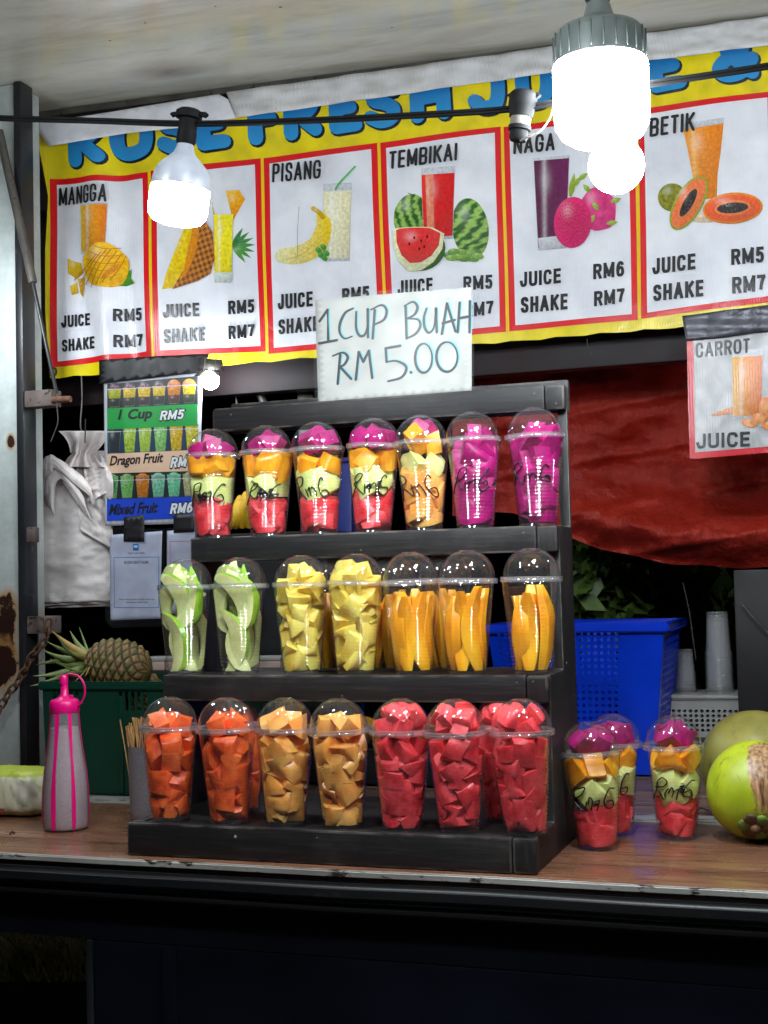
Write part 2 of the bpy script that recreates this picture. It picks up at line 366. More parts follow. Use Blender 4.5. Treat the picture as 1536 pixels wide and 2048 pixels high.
def pole_mat():
    m, n, b = mat('rust_spotted_white_paint')
    co = coords(n); g = N(n, 'ShaderNodeTexNoise', i_Scale=16.0, i_Detail=9, i_Roughness=.7); n.links.new(co, g.inputs[0])
    pos = N(n, 'ShaderNodeTexCoord')
    col = ramp(n, [(.3, S(160, 168, 166)), (.7, S(192, 200, 198))]); n.links.new(g.outputs['Fac'], col.inputs[0]); cur = col.outputs[0]
    for (px, py, sx, sz, thr) in ((10, 1260, 16, 8, .5), (22, 885, 60, 30, .45), (2, 1330, 16, 12, .6)):
        c = aty(px, py, .80)
        mp = N(n, 'ShaderNodeVectorMath', operation='SUBTRACT'); mp.inputs[1].default_value = c; n.links.new(pos.outputs['Object'], mp.inputs[0])
        s2 = N(n, 'ShaderNodeVectorMath', operation='MULTIPLY'); s2.inputs[1].default_value = (sx, 0, sz); n.links.new(mp.outputs[0], s2.inputs[0])
        ln = N(n, 'ShaderNodeVectorMath', operation='LENGTH'); n.links.new(s2.outputs[0], ln.inputs[0])
        ad = N(n, 'ShaderNodeMath', operation='MULTIPLY_ADD', i_1=1.6, i_2=-.8); n.links.new(g.outputs['Fac'], ad.inputs[0])
        df = N(n, 'ShaderNodeMath', operation='SUBTRACT'); n.links.new(ln.outputs['Value'], df.inputs[0]); n.links.new(ad.outputs[0], df.inputs[1])
        k1 = ramp(n, [(thr, (1, 1, 1, 1)), (thr+.05, (0, 0, 0, 1))]); n.links.new(df.outputs[0], k1.inputs[0])
        k2 = ramp(n, [(thr, (1, 1, 1, 1)), (min(1, thr+.35), (0, 0, 0, 1))]); n.links.new(df.outputs[0], k2.inputs[0])
        a = N(n, 'ShaderNodeMix', data_type='RGBA'); n.links.new(k2.outputs[0], a.inputs[0]); n.links.new(cur, a.inputs[6]); a.inputs[7].default_value = S(168, 124, 72)
        d = N(n, 'ShaderNodeMix', data_type='RGBA'); n.links.new(k1.outputs[0], d.inputs[0]); n.links.new(a.outputs[2], d.inputs[6]); d.inputs[7].default_value = S(44, 22, 18)
        cur = d.outputs[2]
    n.links.new(cur, b.inputs['Base Color']); b.inputs['Roughness'].default_value = .45
    bump(n, b, g.outputs['Fac'], .15, .001); return m
M['pole'] = pole_mat()

def tarp_mat():
    m, n, b = mat('red_woven_tarpaulin')
    co = coords(n); g = N(n, 'ShaderNodeTexNoise', i_Scale=9.0, i_Detail=8, i_Roughness=.7, i_Distortion=.8); n.links.new(co, g.inputs[0])
    r = ramp(n, [(.3, S(168, 40, 28)), (.7, S(208, 62, 44))]); n.links.new(g.outputs['Fac'], r.inputs[0]); n.links.new(r.outputs[0], b.inputs['Base Color'])
    b.inputs['Roughness'].default_value = .27
    mu = N(n, 'ShaderNodeTexNoise', i_Scale=26.0, i_Detail=7, i_Roughness=.65); n.links.new(coords(n, (1.6, 1, .8)), mu.inputs[0])
    ad = N(n, 'ShaderNodeMath', operation='ADD'); n.links.new(g.outputs['Fac'], ad.inputs[0]); n.links.new(mu.outputs['Fac'], ad.inputs[1])
    bump(n, b, ad.outputs[0], 1.0, .012); return m
M['tarp'] = tarp_mat()

def print_mat(name, rough=.33, ribs=True, dirt=.12, wrinkle=.004, spec=.5):
    """base colour comes from the ink colour stored on the printed shapes"""
    m, n, b = mat(name)
    at = N(n, 'ShaderNodeAttribute', attribute_name='ink')
    co = coords(n); d = N(n, 'ShaderNodeTexNoise', i_Scale=11.0, i_Detail=8, i_Roughness=.7); n.links.new(co, d.inputs[0])
    k = ramp(n, [(.45, (0, 0, 0, 1)), (.8, (dirt*2, dirt*2, dirt*2, 1))]); n.links.new(d.outputs['Fac'], k.inputs[0])
    mx = N(n, 'ShaderNodeMix', data_type='RGBA'); n.links.new(k.outputs[0], mx.inputs[0]); n.links.new(at.outputs['Color'], mx.inputs[6]); mx.inputs[7].default_value = S(120, 112, 100)
    n.links.new(mx.outputs[2], b.inputs['Base Color'])
    b.inputs['Roughness'].default_value = rough; b.inputs['Specular IOR Level'].default_value = spec
    wv = N(n, 'ShaderNodeTexNoise', i_Scale=7.0, i_Detail=4, i_Distortion=.7); n.links.new(co, wv.inputs[0])
    bp = N(n, 'ShaderNodeBump', i_Strength=.7, i_Distance=wrinkle); n.links.new(wv.outputs['Fac'], bp.inputs['Height'])
    last = bp
    if ribs:
        wa = N(n, 'ShaderNodeTexWave', wave_type='BANDS', bands_direction='X', i_Scale=55.0); n.links.new(co, wa.inputs[0])
        b2 = N(n, 'ShaderNodeBump', i_Strength=.35, i_Distance=.0006); n.links.new(wa.outputs['Fac'], b2.inputs['Height']); n.links.new(bp.outputs[0], b2.inputs['Normal']); last = b2
    n.links.new(last.outputs[0], b.inputs['Normal']); return m
M['vinyl'] = print_mat('printed_vinyl', .27, True, .09, .006); M['paper'] = print_mat('printed_paper', .42, False, .04, .0015)
M['card'] = print_mat('handwriting_card', .6, False, .06, .0005, .25)
M['board'] = print_mat('whiteboard_sheet', .4, False, .10, .0008)

# ------------------------------------------------------------------ flat print: inked shapes laid on a sheet
class Sheet:
    """surface y = Y (+ waves); shapes are given as outlines and lie .5 mm above each other"""
    def __init__(s, Y, wave=None, step=.0005): s.Y, s.wave, s.step = Y, wave, step
    def P(s, x, y, layer=0):
        p = aty(x, y, s.Y)
        if s.wave: p = p + Vector((0, s.wave(x, y), 0))
        return p + Vector((0, -s.step*layer, 0))
    def mesh(s, name, shapes, m, parent, L=16, thick=0):
        """shapes: list of (outline or (verts, faces), colour or fn(x, y), layer)"""
        V, FC, C = [], [], []
        for pts, col, layer in shapes:
            bm = bmesh.new()
            if isinstance(pts, tuple):
                vs = [bm.verts.new((p[0], p[1], 0)) for p in pts[0]]
                for q in pts[1]:
                    try: bm.faces.new([vs[i] for i in q])
                    except ValueError: pass
            else:
                bm.faces.new([bm.verts.new((p[0], p[1], 0)) for p in pts])
                bmesh.ops.triangulate(bm, faces=bm.faces[:])
            for _ in range(9):
                e = [e for e in bm.edges if e.calc_length() > L]
                if not e: break
                bmesh.ops.subdivide_edges(bm, edges=e, cuts=1)
                bmesh.ops.triangulate(bm, faces=[f for f in bm.faces if len(f.verts) > 3])
            bm.normal_update()
            bm.verts.index_update(); n0 = len(V)
            for v in bm.verts:
                V.append(s.P(v.co.x, v.co.y, layer)); C.append(col(v.co.x, v.co.y) if callable(col) else col)
            for f in bm.faces:
                q = [v.index+n0 for v in f.verts]
                if f.normal.z < 0: q = q[::-1]
                FC.append(q)
            bm.free()
        me = bpy.data.meshes.new(name); me.from_pydata([tuple(v) for v in V], [], FC); me.update()
        ca = me.color_attributes.new('ink', 'FLOAT_COLOR', 'POINT')
        ca.data.foreach_set('color', [c for q in C for c in (q[0], q[1], q[2], 1.0)])
        smooth(me)
        o = link(name, me, m, parent)
        if thick:
            md = o.modifiers.new('thickness', 'SOLIDIFY'); md.thickness = thick; md.offset = -1 if False else 1
        return o
def lerpc(a, b, t):
    t = max(0, min(1, t)); return tuple(a[i]+(b[i]-a[i])*t for i in range(3))+(1,)
def ell(cx, cy, rx, ry, rot=0, n=28, a0=0, a1=360, wob=0):
    out = []
    c, s_ = math.cos(math.radians(rot)), math.sin(math.radians(rot)); full = abs(a1-a0) >= 360
    for k in range(n if full else n+1):
        a = math.radians(a0+(a1-a0)*k/n); q = 1+wob*math.sin(a*5+cx)
        x, y = rx*q*math.cos(a), ry*q*math.sin(a); out.append((cx+x*c-y*s_, cy+x*s_+y*c))
    return out
def stroke2d(path, wid, n=6, smooth_path=True, cap=True):
    """a ribbon with round ends along a path -> one outline"""
    P = [Vector((p[0], p[1], 0)) for p in path]
    if smooth_path and len(P) > 2: P = catmull(P, n)
    # drop doubles
    Q = [P[0]]
    for p in P[1:]:
        if (p-Q[-1]).length > .05: Q.append(p)
    v, f = [], []
    for i, p in enumerate(Q):
        t = (Q[min(i+1, len(Q)-1)]-Q[max(i-1, 0)]).normalized(); nn = Vector((-t.y, t.x, 0))
        wd = wid(i/(len(Q)-1)) if callable(wid) else wid
        v += [p+nn*wd/2, p-nn*wd/2]
    for i in range(len(Q)-1): f.append((2*i, 2*i+1, 2*i+3, 2*i+2))
    for idx, sgn in ((0, -1), (len(Q)-1, 1)) if cap else ():
        p = Q[idx]; t = (Q[min(idx+1, len(Q)-1)]-Q[max(idx-1, 0)]).normalized()*sgn; nn = Vector((-t.y, t.x, 0))
        wd = (wid(0 if idx == 0 else 1) if callable(wid) else wid)/2
        c = len(v); ring = [p+nn*wd*math.cos(a)+t*wd*math.sin(a) for a in [PI*k/6 for k in range(7)]]
        v += ring; f.append(tuple(range(c, c+7)))
    return ([(p.x, p.y) for p in v], f)
_tc = {}
def glyphs(txt, bold=.02, space=1.0):
    key = (txt, bold, space)
    if key in _tc: return _tc[key]
    cu = bpy.data.curves.new('lettering', 'FONT'); cu.body = txt; cu.size = 1; cu.resolution_u = 3
    cu.offset = bold; cu.space_character = space; cu.fill_mode = 'FRONT'
    ob = bpy.data.objects.new('lettering', cu); COL.objects.link(ob)
    me = bpy.data.meshes.new_from_object(ob.evaluated_get(bpy.context.evaluated_depsgraph_get()))
    v = [(p.co.x, p.co.y) for p in me.vertices]; f = [tuple(p.vertices) for p in me.polygons]
    bpy.data.objects.remove(ob); bpy.data.curves.remove(cu); bpy.data.meshes.remove(me)
    x0, x1 = min(p[0] for p in v), max(p[0] for p in v); y0, y1 = min(p[1] for p in v), max(p[1] for p in v)
    v = [((p[0]-x0)/(x1-x0), (p[1]-y0)/(y1-y0)) for p in v]
    _tc[key] = (v, f); return _tc[key]
def text2d(txt, x0, x1, yb0, yb1, h0, h1=None, bold=.02, shear=0, space=1.0):
    """letters fill the strip from (x0, base yb0) to (x1, base yb1), heights h0..h1"""
    h1 = h0 if h1 is None else h1; v, f = glyphs(txt, bold, space)
    return ([(x0+(x1-x0)*u+shear*t*(h0+(h1-h0)*u), (yb0+(yb1-yb0)*u)-t*(h0+(h1-h0)*u)) for u, t in v], f)
INK = S(30, 30, 36)
BOWL = [(0, 1), (.6, 1), (.93, .94), (1, .76), (.93, .58), (.6, .5), (0, .5)]
CC = [(1, .70), (.86, .95), (.5, 1), (.13, .94), (0, .66), (0, .34), (.13, .06), (.5, 0), (.86, .05), (1, .30)]
BG_ = {'J': (.52, [[(1, 1), (1, .28), (.84, .04), (.5, 0), (.16, .04), (0, .30)]]), 'U': (.6, [[(0, 1), (0, .28), (.14, .04), (.5, 0), (.86, .04), (1, .28), (1, 1)]]),
 'I': (.2, [[(.5, 0), (.5, 1)]]), 'C': (.6, [CC]), 'E': (.53, [[(0, 0), (0, 1)], [(0, 1), (1, 1)], [(0, .52), (.9, .52)], [(0, 0), (1, 0)]]),
 'S': (.58, [[(1, .74), (.86, .96), (.5, 1), (.13, .95), (.02, .77), (.14, .6), (.5, .51), (.88, .42), (1, .23), (.87, .04), (.5, 0), (.12, .05), (0, .28)]]),
 'H': (.6, [[(0, 0), (0, 1)], [(1, 0), (1, 1)], [(0, .5), (1, .5)]]), 'A': (.66, [[(0, 0), (.5, 1)], [(.5, 1), (1, 0)], [(.22, .3), (.78, .3)]]),
 'K': (.62, [[(0, 0), (0, 1)], [(.05, .42), (1, 1)], [(.33, .62), (1, 0)]]), 'R': (.6, [[(0, 0), (0, 1)], BOWL, [(.58, .5), (1, 0)]]),
 'M': (.76, [[(0, 0), (0, 1)], [(1, 0), (1, 1)], [(0, 1), (.5, .12)], [(.5, .12), (1, 1)]]), 'N': (.62, [[(0, 0), (0, 1)], [(1, 0), (1, 1)], [(0, 1), (1, 0)]]),
 'G': (.62, [CC, [(1, .28), (1, .46)], [(1, .46), (.6, .46)]]), 'P': (.58, [[(0, 0), (0, 1)], BOWL]), 'T': (.54, [[(.5, 0), (.5, 1)], [(0, 1), (1, 1)]]),
 'B': (.6, [[(0, 0), (0, 1)], BOWL, [(0, .5), (.62, .5), (.97, .42), (1, .24), (.95, .06), (.6, 0), (0, 0)]]), 'O': (.62, [CC+[(1, .70)]]),
 '5': (.54, [[(.95, 1), (.14, 1)], [(.14, 1), (.07, .54)], [(.06, .52), (.4, .63), (.82, .58), (1, .33), (.86, .05), (.45, 0), (.1, .05), (0, .22)]]),
 '6': (.56, [[(.96, .80), (.8, .97), (.42, 1), (.1, .78), (0, .42), (.12, .07), (.5, 0), (.9, .08), (1, .31), (.86, .55), (.5, .61), (.14, .5), (.03, .32)]]),
 '7': (.54, [[(0, 1), (1, 1)], [(1, .98), (.62, .52), (.38, 0)]])}
def bold2d(txt, x0, x1, yb0, yb1, h, col, layer, sw=.20, shear=0, grow=0, rnd_=False):
    gap = .12; tot = sum(BG_[c][0] for c in txt)+gap*(len(txt)-1); k = (x1-x0)/tot; out = []; cur = 0; s_ = sw*h*min(1, (k/h)*1.15); q_ = 0
    for c in txt:
        W, strokes = BG_[c]; gx, gw = x0+cur*k, W*k
        for st in strokes:
            pts = []
            for u_, t_ in st:
                X_ = gx+s_/2+u_*(gw-s_) if W > .3 else gx+gw/2
                Y_ = s_/2+t_*(h-s_); pts.append((X_+shear*Y_, yb0+(yb1-yb0)*(X_-x0)/(x1-x0)-Y_))
            straight = len(st) == 2
            def ext(a, b):
                d = math.hypot(a[0]-b[0], a[1]-b[1]); e = s_/2*(.98 if straight or c in 'JU' else .0); return (a[0]+(a[0]-b[0])/d*e, a[1]+(a[1]-b[1])/d*e)
            if not rnd_: pts[0], pts[-1] = ext(pts[0], pts[1]), ext(pts[-1], pts[-2])
            out.append((stroke2d(pts, s_+grow, 5, not straight, cap=rnd_ or bool(grow)), col, layer+.04*(q_ % 6))); q_ += 1
        cur += W+gap
    return out

# ================================================================== SETTING
def zc(x): return 1.623 + .026*(.33-x)          # underside of the raised canopy panel
ground = grid('ground', 40, 40, lambda u, v: (-60+120*u, -8+110*v, -.95+.02*fbm(u*40, v*40)), simple('packed_earth', S(60, 54, 46), S(34, 34, 26), 3, .9))
ground['kind'] = 'structure'

T = thing('food_truck', 'dark food truck with a raised grey canopy panel and a wood laminate serving counter', 'truck', (0, 0, 0))
# canopy panel (hatch) overhead
v = [(x, y, zc(x)+dz) for dz in (0, .03) for x, y in ((-2.6, -1.5), (2.0, -1.5), (2.0, 1.02), (-2.6, 1.02))]
pymesh('canopy_panel', v, [(0, 1, 2, 3), (7, 6, 5, 4), (0, 4, 5, 1), (1, 5, 6, 2), (2, 6, 7, 3), (3, 7, 4, 0)], M['ceiling'], T)
v = [(x, y, zc(x)-d) for d in (.001, .016) for x, y in ((-2.6, .993), (2.0, .993), (2.0, 1.018), (-2.6, 1.018))]
pymesh('canopy_edge_channel', v, [(0, 3, 2, 1), (4, 5, 6, 7), (0, 1, 5, 4), (1, 2, 6, 5), (2, 3, 7, 6), (3, 0, 4, 7)], M['grey_metal'], T)
# counter and bed
XL, XR = -2.3, 1.5
box('counter_board', (XL, -.030, -.022), (XR, .100, 0), M['laminate'], T, .0015)
box('counter_board', (XL, .1025, -.022), (XR, .462, 0), M['laminate'], T, .0015)
box('white_joint_strip', (XL, .464, -.02), (XR, .546, .001), M['white_edge'], T, .001)
for k in range(7):
    y = .549+k*.122
    box('bed_plank', (XL, y, -.026), (XR, y+.118, -.004-.002*(k % 2)), M['plank'], T, .003)
def rail(name, y0, y1, z0, z1, m, bev, wob):
    o = box(name, (XL, y0, z0), (XR, y1, z1), m, T, 0)
    bm = bmesh.new(); bm.from_mesh(o.data)
    e = [e for e in bm.edges if abs(e.verts[0].co.x-e.verts[1].co.x) > 1]
    bmesh.ops.subdivide_edges(bm, edges=e, cuts=70, use_grid_fill=True)
    e = [e for e in bm.edges if abs(e.verts[0].co.x-e.verts[1].co.x) > .01]
    e = [q for q in e if len(q.link_faces) == 2 and q.calc_face_angle(0) > 1]
    bmesh.ops.bevel(bm, geom=e, offset=bev, segments=3, affect='EDGES')
    for vv in bm.verts:
        vv.co.z += wob*noise.noise(Vector((vv.co.x*3.1, y0*9, 1.7))); vv.co.y += wob*.7*noise.noise(Vector((vv.co.x*2.3, 5, z0*9)))
    bm.to_mesh(o.data); bm.free(); smooth(o.data, 50); return o
rail('white_counter_edge', -.0395, -.0305, -.008, .0030, M['white_edge'], .002, .0022)
rail('rubber_trim', -.060, -.0415, -.040, -.012, M['rubber'], .008, .003)
rail('lower_trim', -.055, -.033, -.060, -.043, M['rubber'], .006, .002)
box('bed_frame', (XL, -.03, -.13), (XR, 1.4, -.03), M['body'], T, .003)
sk = box('skirt_panel', (aty(188, 1900, -.03).x, -.031, -.92), (XR, -.022, -.131), M['body'], T, .003)
box('skirt_batten', (aty(174, 1900, -.03).x, -.034, -.92), (aty(186, 1900, -.03).x, -.018, -.131), M['black_metal'], T, .002)
box('skirt_batten', (-.60, -.036, -.92), (-.575, -.0315, -.132), M['body'], T, .002)
# corner pillar left
a = aty(38, 800, .80).x; b2 = aty(54, 800, .80).x; zt = zc(-1.5)
box('corner_pillar', (a-.30, .80, -.002), (a, .90, zt-.002), M['pole'], T, .004)
prism('black_post', [(a+.001, .785), (b2, .785), (b2, .84), (a+.001, .84)], 'z', .001, zt-.003, M['black_metal'], T, .006)
for py0, py1, m in ((778, 814, 'concrete_block'), (1232, 1268, 'concrete_block')):
    p0 = aty(66, py1, .79); p1 = aty(104, py0, .79)
    box('hinge_bracket', (b2+.001, .787, p0.z), (p1.x, .83, p1.z), M[m], T, .003)
p = aty(64, 1070, .78); box('latch_block', (p.x-.006, .765, p.z-.018), (p.x+.018, .784, p.z+.018), M['concrete_block'], T, .003)
p = aty(66, 1210, .78); box('latch_block', (p.x-.006, .765, p.z-.024), (p.x+.010, .784, p.z+.024), M['black_metal'], T, .003)
# gas strut
gs = thing('gas_strut', 'scratched grey gas strut slanting down beside the left corner pillar', 'strut', aty(110, 790, .77))
def wpart(name, path, rad, m, parent, seg=10, **kw):
    o = tube(name, [Vector(q)-parent.location for q in path], rad, m, parent, seg, **kw); return o
wpart('cylinder', [aty(-2, 262, .77), aty(66, 565, .77)], .0105, M['grey_metal'], gs, 14)
wpart('piston_rod', [aty(66, 566, .77), aty(113, 786, .77)], .0048, M['black_metal'], gs)
wpart('ball_joint', [aty(106, 800, .76), aty(141, 798, .76)], lambda t: .0095 if t < .5 else .0075, M['rust'], gs, 10)
# beams behind the banner
bm_ = thing('cross_beam', 'dark maroon beam running along below the yellow banner', 'beam', (0, 1.09, .9))
p0, p1 = aty(930, 742, 1.08), aty(1372, 655, 1.08)
box('rail', (-1.62, 0, p0.z-.9-.012), (1.2, .05, 1.02-.9), M['beam'], bm_, .003)
for x0, x1 in ((598, 630),):
    q0, q1 = aty(x0, 820, 1.2), aty(x1, 820, 1.2)
    post = box('rear_post', (q0.x, 1.19, -.1), (q1.x, 1.24, 1.60), M['grey_metal'], None, .004)
    tag(post, 'weathered grey post rising behind the upper left of the stand', 'post')
tag(tube('stay_bar', [aty(498, 742, 1.15), aty(532, 815, 1.15)], .010, M['grey_metal']), 'short slanting grey bar in the gap above the left end of the stand', 'bar')
tag(tube('stay_wire', [aty(462, 735, 1.15), aty(475, 815, 1.15)], .0028, M['grey_metal']), 'thin pale wire hanging above the left end of the stand', 'wire')

# ================================================================== BANNER
def bwave(x, y):
    f = .0035*math.sin(x/88+y/300)+.0025*math.sin(x/41+1.3)+.002*math.sin(y/60+x/200)
    if x < 330:
        c = 196+(y-380)*.07
        f += -.014*math.exp(-((x-c)/26)**2)+.012*math.exp(-((x-c-46)/28)**2)
        f += -.00006*max(0, 130-x)**1.6
    return f
def ybot(x): return 757-.0815*(x-108)
BN = thing('menu_banner', 'long yellow juice banner with red framed fruit panels hanging under the canopy', 'banner', (0, 0, 0))
BS = Sheet(1.0, bwave, .0009)
top = [(85, 262), (470, 205), (768, 160), (1300, 88), (1770, 20)]
bot = [(1770, ybot(1770))] + [(x, ybot(x)+2.0*math.sin(x*.7)) for x in range(1740, 110, -30)] + [(106, 757), (99, 640), (97, 500), (101, 395), (88, 300)]
YEL = S(246, 224, 14)
BS.mesh('sheet', [(top+bot, lambda x, y: lerpc(YEL, S(196, 180, 20), (.5+fbm(x/40, y/40))*.5 if x > 130 else .5), 0)], M['vinyl'], BN, L=14)
RED = S(224, 18, 30)
panels = [((104, 360), (297, 344), (303, 713), (107, 736)), ((301, 342), (520, 315), (531, 702), (308, 713)),
          ((525, 315), (754, 285), (770, 689), (534, 707)), ((760, 285), (1002, 253), (1011, 663), (776, 687)),
          ((1007, 254), (1268, 219), (1276, 640), (1018, 662)), ((1276, 218), (1547, 183), (1556, 602), (1283, 638)),
          ((1554, 182), (1740, 156), (1750, 580), (1562, 601))]
def inset(q, d):
    (ax, ay), (bx, by), (cx, cy), (dx, dy) = q
    return ((ax+d, ay+d-1), (bx-d, by+d+1), (cx-d, cy-d+1), (dx+d, dy-d))
def shade2(q):
    """photo like tonal modelling of a printed picture element"""
    pts, col, layer = q; P_ = pts[0] if isinstance(pts, tuple) else pts
    xs_, ys_ = [p[0] for p in P_], [p[1] for p in P_]; x0, x1, y0, y1 = min(xs_), max(xs_), min(ys_), max(ys_)
    if (x1-x0)*(y1-y0) < 60: return q
    def f(x, y):
        c = col(x, y) if callable(col) else col
        u, v = (x-x0)/(x1-x0+1e-6), (y-y0)/(y1-y0+1e-6)
        k = 1.12-.42*(.35*u+.65*v)**1.5+.30*noise.noise(Vector((x/5, y/5, layer)))+.16*noise.noise(Vector((x/1.9, y/1.9, layer)))
        hl = .45*math.exp(-((u-.33)**2+(v-.25)**2)/.018)
        return tuple(min(1, c[i]*k+(1-c[i])*hl*.6) for i in range(3))+(1,)
    return (pts, f, layer)
def lin(x0, c0, x1, c1): return lambda x, y: lerpc(c0, c1, (x-x0)/(x1-x0))
def rad_(cx, cy, r, c0, c1): return lambda x, y: lerpc(c0, c1, math.hypot(x-cx, y-cy)/r)
def speck(c0, c1, s=5, sx=1): return lambda x, y: lerpc(c0, c1, .5+1.3*noise.noise(Vector((x/s*sx, y/s, 3))))
def glass(x0, x1, yt, yb, cL, cR, liquid_top, skew=4, tap=3, cM=None):
    sh = []
    sh.append(([(x0, yt), (x1, yt-skew), (x1-tap, yb-skew+1), (x0+tap, yb)], S(198, 202, 210), 3))
    cm = cM or lerpc(cL, cR, .5)
    def c(x, y):
        t = (x-x0)/(x1-x0); base = lerpc(cL, cm, t*2) if t < .5 else lerpc(cm, cR, t*2-1)
        return lerpc(base, S(255, 255, 255), .35*math.exp(-((t-.3)/.06)**2))
    sh.append(([(x0+1, liquid_top), (x1-1, liquid_top-skew), (x1-tap-1, yb-skew-5), (x0+tap+1, yb-5)], c, 4))
    return sh
def leaf2(x0, y0, x1, y1, w_, c, layer=6):
    return (stroke2d([(x0, y0), ((x0+x1)/2, (y0+y1)/2), (x1, y1)], lambda t: w_*max(.06, math.sin(PI*min(1, .15+t*.85)))), c, layer)
names = [('MANGGA', 122, 218, 414, 406, 36), None, ('PISANG', 545, 644, 366, 359, 38), ('TEMBIKAI', 780, 918, 341, 325, 36),
         ('NAGA', 1028, 1111, 311, 303, 36), ('BETIK', 1300, 1391, 277, 266, 38), ('TEMBIKAI', 1575, 1690, 240, 228, 36)]
rows = [[('JUICE', 127, 186, 657, 652, 24), ('RM5', 231, 283, 644, 640, 25), ('SHAKE', 128, 195, 705, 698, 24), ('RM7', 232, 284, 696, 692, 25)],
        [('JUICE', 328, 401, 637, 633, 27), ('RM5', 457, 508, 629, 625, 27), ('SHAKE', 329, 412, 687, 682, 28), ('RM7', 457, 508, 679, 674, 27)],
        [('JUICE', 555, 627, 619, 613, 30), ('RM5', 686, 740, 607, 601, 29), ('SHAKE', 556, 640, 669, 662, 30), ('RM7', 688, 742, 657, 651, 29)],
        [('JUICE', 796, 867, 592, 586, 30), ('RM5', 928, 985, 582, 577, 28), ('SHAKE', 798, 884, 645, 637, 30), ('RM7', 930, 987, 636, 629, 28)],
        [('JUICE', 1039, 1122, 574, 566, 30), ('RM6', 1187, 1249, 560, 553, 31), ('SHAKE', 1041, 1136, 626, 619, 32), ('RM7', 1189, 1250, 614, 607, 30)],
        [('JUICE', 1305, 1392, 550, 540, 32), ('RM5', 1463, 1528, 532, 525, 32), ('SHAKE', 1307, 1408, 604, 594, 33), ('RM7', 1465, 1531, 589, 582, 33)],
        [('JUICE', 1590, 1670, 515, 505, 32)]]
W_ = S(238, 239, 246)
pics = [[] for _ in range(7)]
# mango
g = pics[0]
g += glass(163, 218, 410, 510, S(236, 190, 50), S(236, 120, 10), 413, 3, 2, S(238, 160, 40))
g.append((ell(214, 533, 42, 46, -30, wob=.03), speck(S(246, 196, 20), S(238, 170, 10), 9), 6))
for k in range(-3, 4):
    g.append((stroke2d([(190+k*12, 577-abs(k)*5), (203+k*11, 545), (226+k*8, 500+abs(k)*4)], 1.8), S(188, 120, 8), 7))
for k in range(-2, 3):
    g.append((stroke2d([(178+abs(k)*4, 520+k*15), (214, 530+k*15), (250-abs(k)*4, 522+k*13)], 1.4), S(200, 138, 10), 7))
g.append((ell(226, 545, 20, 5, -50), S(210, 130, 16), 8)); g.append(([(236, 572), (247, 548), (262, 538), (260, 556), (268, 566), (252, 572)], S(70, 140, 30), 5))
g += [([(138, 518), (150, 524), (166, 528), (172, 548), (158, 560), (140, 548)], S(206, 168, 20), 5), ([(144, 574), (158, 566), (162, 588), (148, 592)], S(216, 176, 26), 5), ([(160, 560), (176, 556), (172, 596), (166, 590)], S(196, 150, 24), 5)]
# pineapple
g = pics[1]
g.append(([(327, 580), (336, 548), (352, 505), (370, 462), (392, 446), (404, 452), (396, 500), (378, 548), (352, 576)], speck(S(246, 216, 14), S(236, 190, 8), 8), 5))
g.append(([(398, 448), (412, 442), (428, 466), (432, 520), (424, 548), (398, 564), (366, 574), (348, 580), (372, 540), (388, 500)], lambda x, y: lerpc(S(222, 140, 50), S(98, 54, 30), .5+.8*math.sin(x*.42+y*.18)*math.sin(x*.2-y*.36)), 6))
g.append(([(388, 462), (396, 450), (402, 462), (396, 505), (380, 545), (362, 566), (372, 540)], S(226, 140, 20), 7))
for a_ in range(7):
    an = math.radians(-64+a_*20); g.append(leaf2(466, 492, 466+44*math.cos(an), 492+40*math.sin(an), 9, lerpc(S(60, 130, 70), S(90, 160, 70), a_/6), 3))
g.append((stroke2d([(418, 375), (430, 432)], 3), S(220, 210, 120), 2)); g.append(([(452, 382), (478, 380), (490, 398), (478, 420), (466, 441)], rad_(458, 384, 60, S(250, 190, 20), S(240, 140, 10)), 3))
g += glass(428, 468, 430, 562, S(250, 222, 10), S(246, 232, 40), 430, 1, 3); g.append(([(430, 546), (466, 546), (464, 566), (432, 566)], S(196, 206, 200), 6))
# banana
g = pics[2]
g.append((stroke2d([(565, 512), (600, 510), (635, 492), (650, 455), (644, 434)], lambda t: 8+30*math.sin(PI*min(1, .25+t*.62))), lin(560, S(236, 230, 170), 655, S(240, 206, 30)), 5))
g.append((stroke2d([(628, 418), (640, 426), (648, 436)], 9), S(206, 170, 40), 6))
g.append((stroke2d([(574, 520), (612, 506), (644, 474)], 1.6), S(214, 184, 80), 6))
g.append((stroke2d([(673, 380), (680, 368), (711, 334)], 4), S(90, 190, 110), 5))
g += glass(647, 705, 368, 524, S(226, 220, 180), S(232, 222, 176), 384, 2, 4, S(240, 234, 200))
for q in ((640, 502), (650, 496), (645, 512), (656, 508), (652, 518)): g.append((ell(q[0], q[1], 7, 5, 40), S(60, 150, 50), 8))
g.append((stroke2d([(600, 415), (597, 470), (598, 520)], .9, smooth_path=True), S(120, 120, 126), 8))
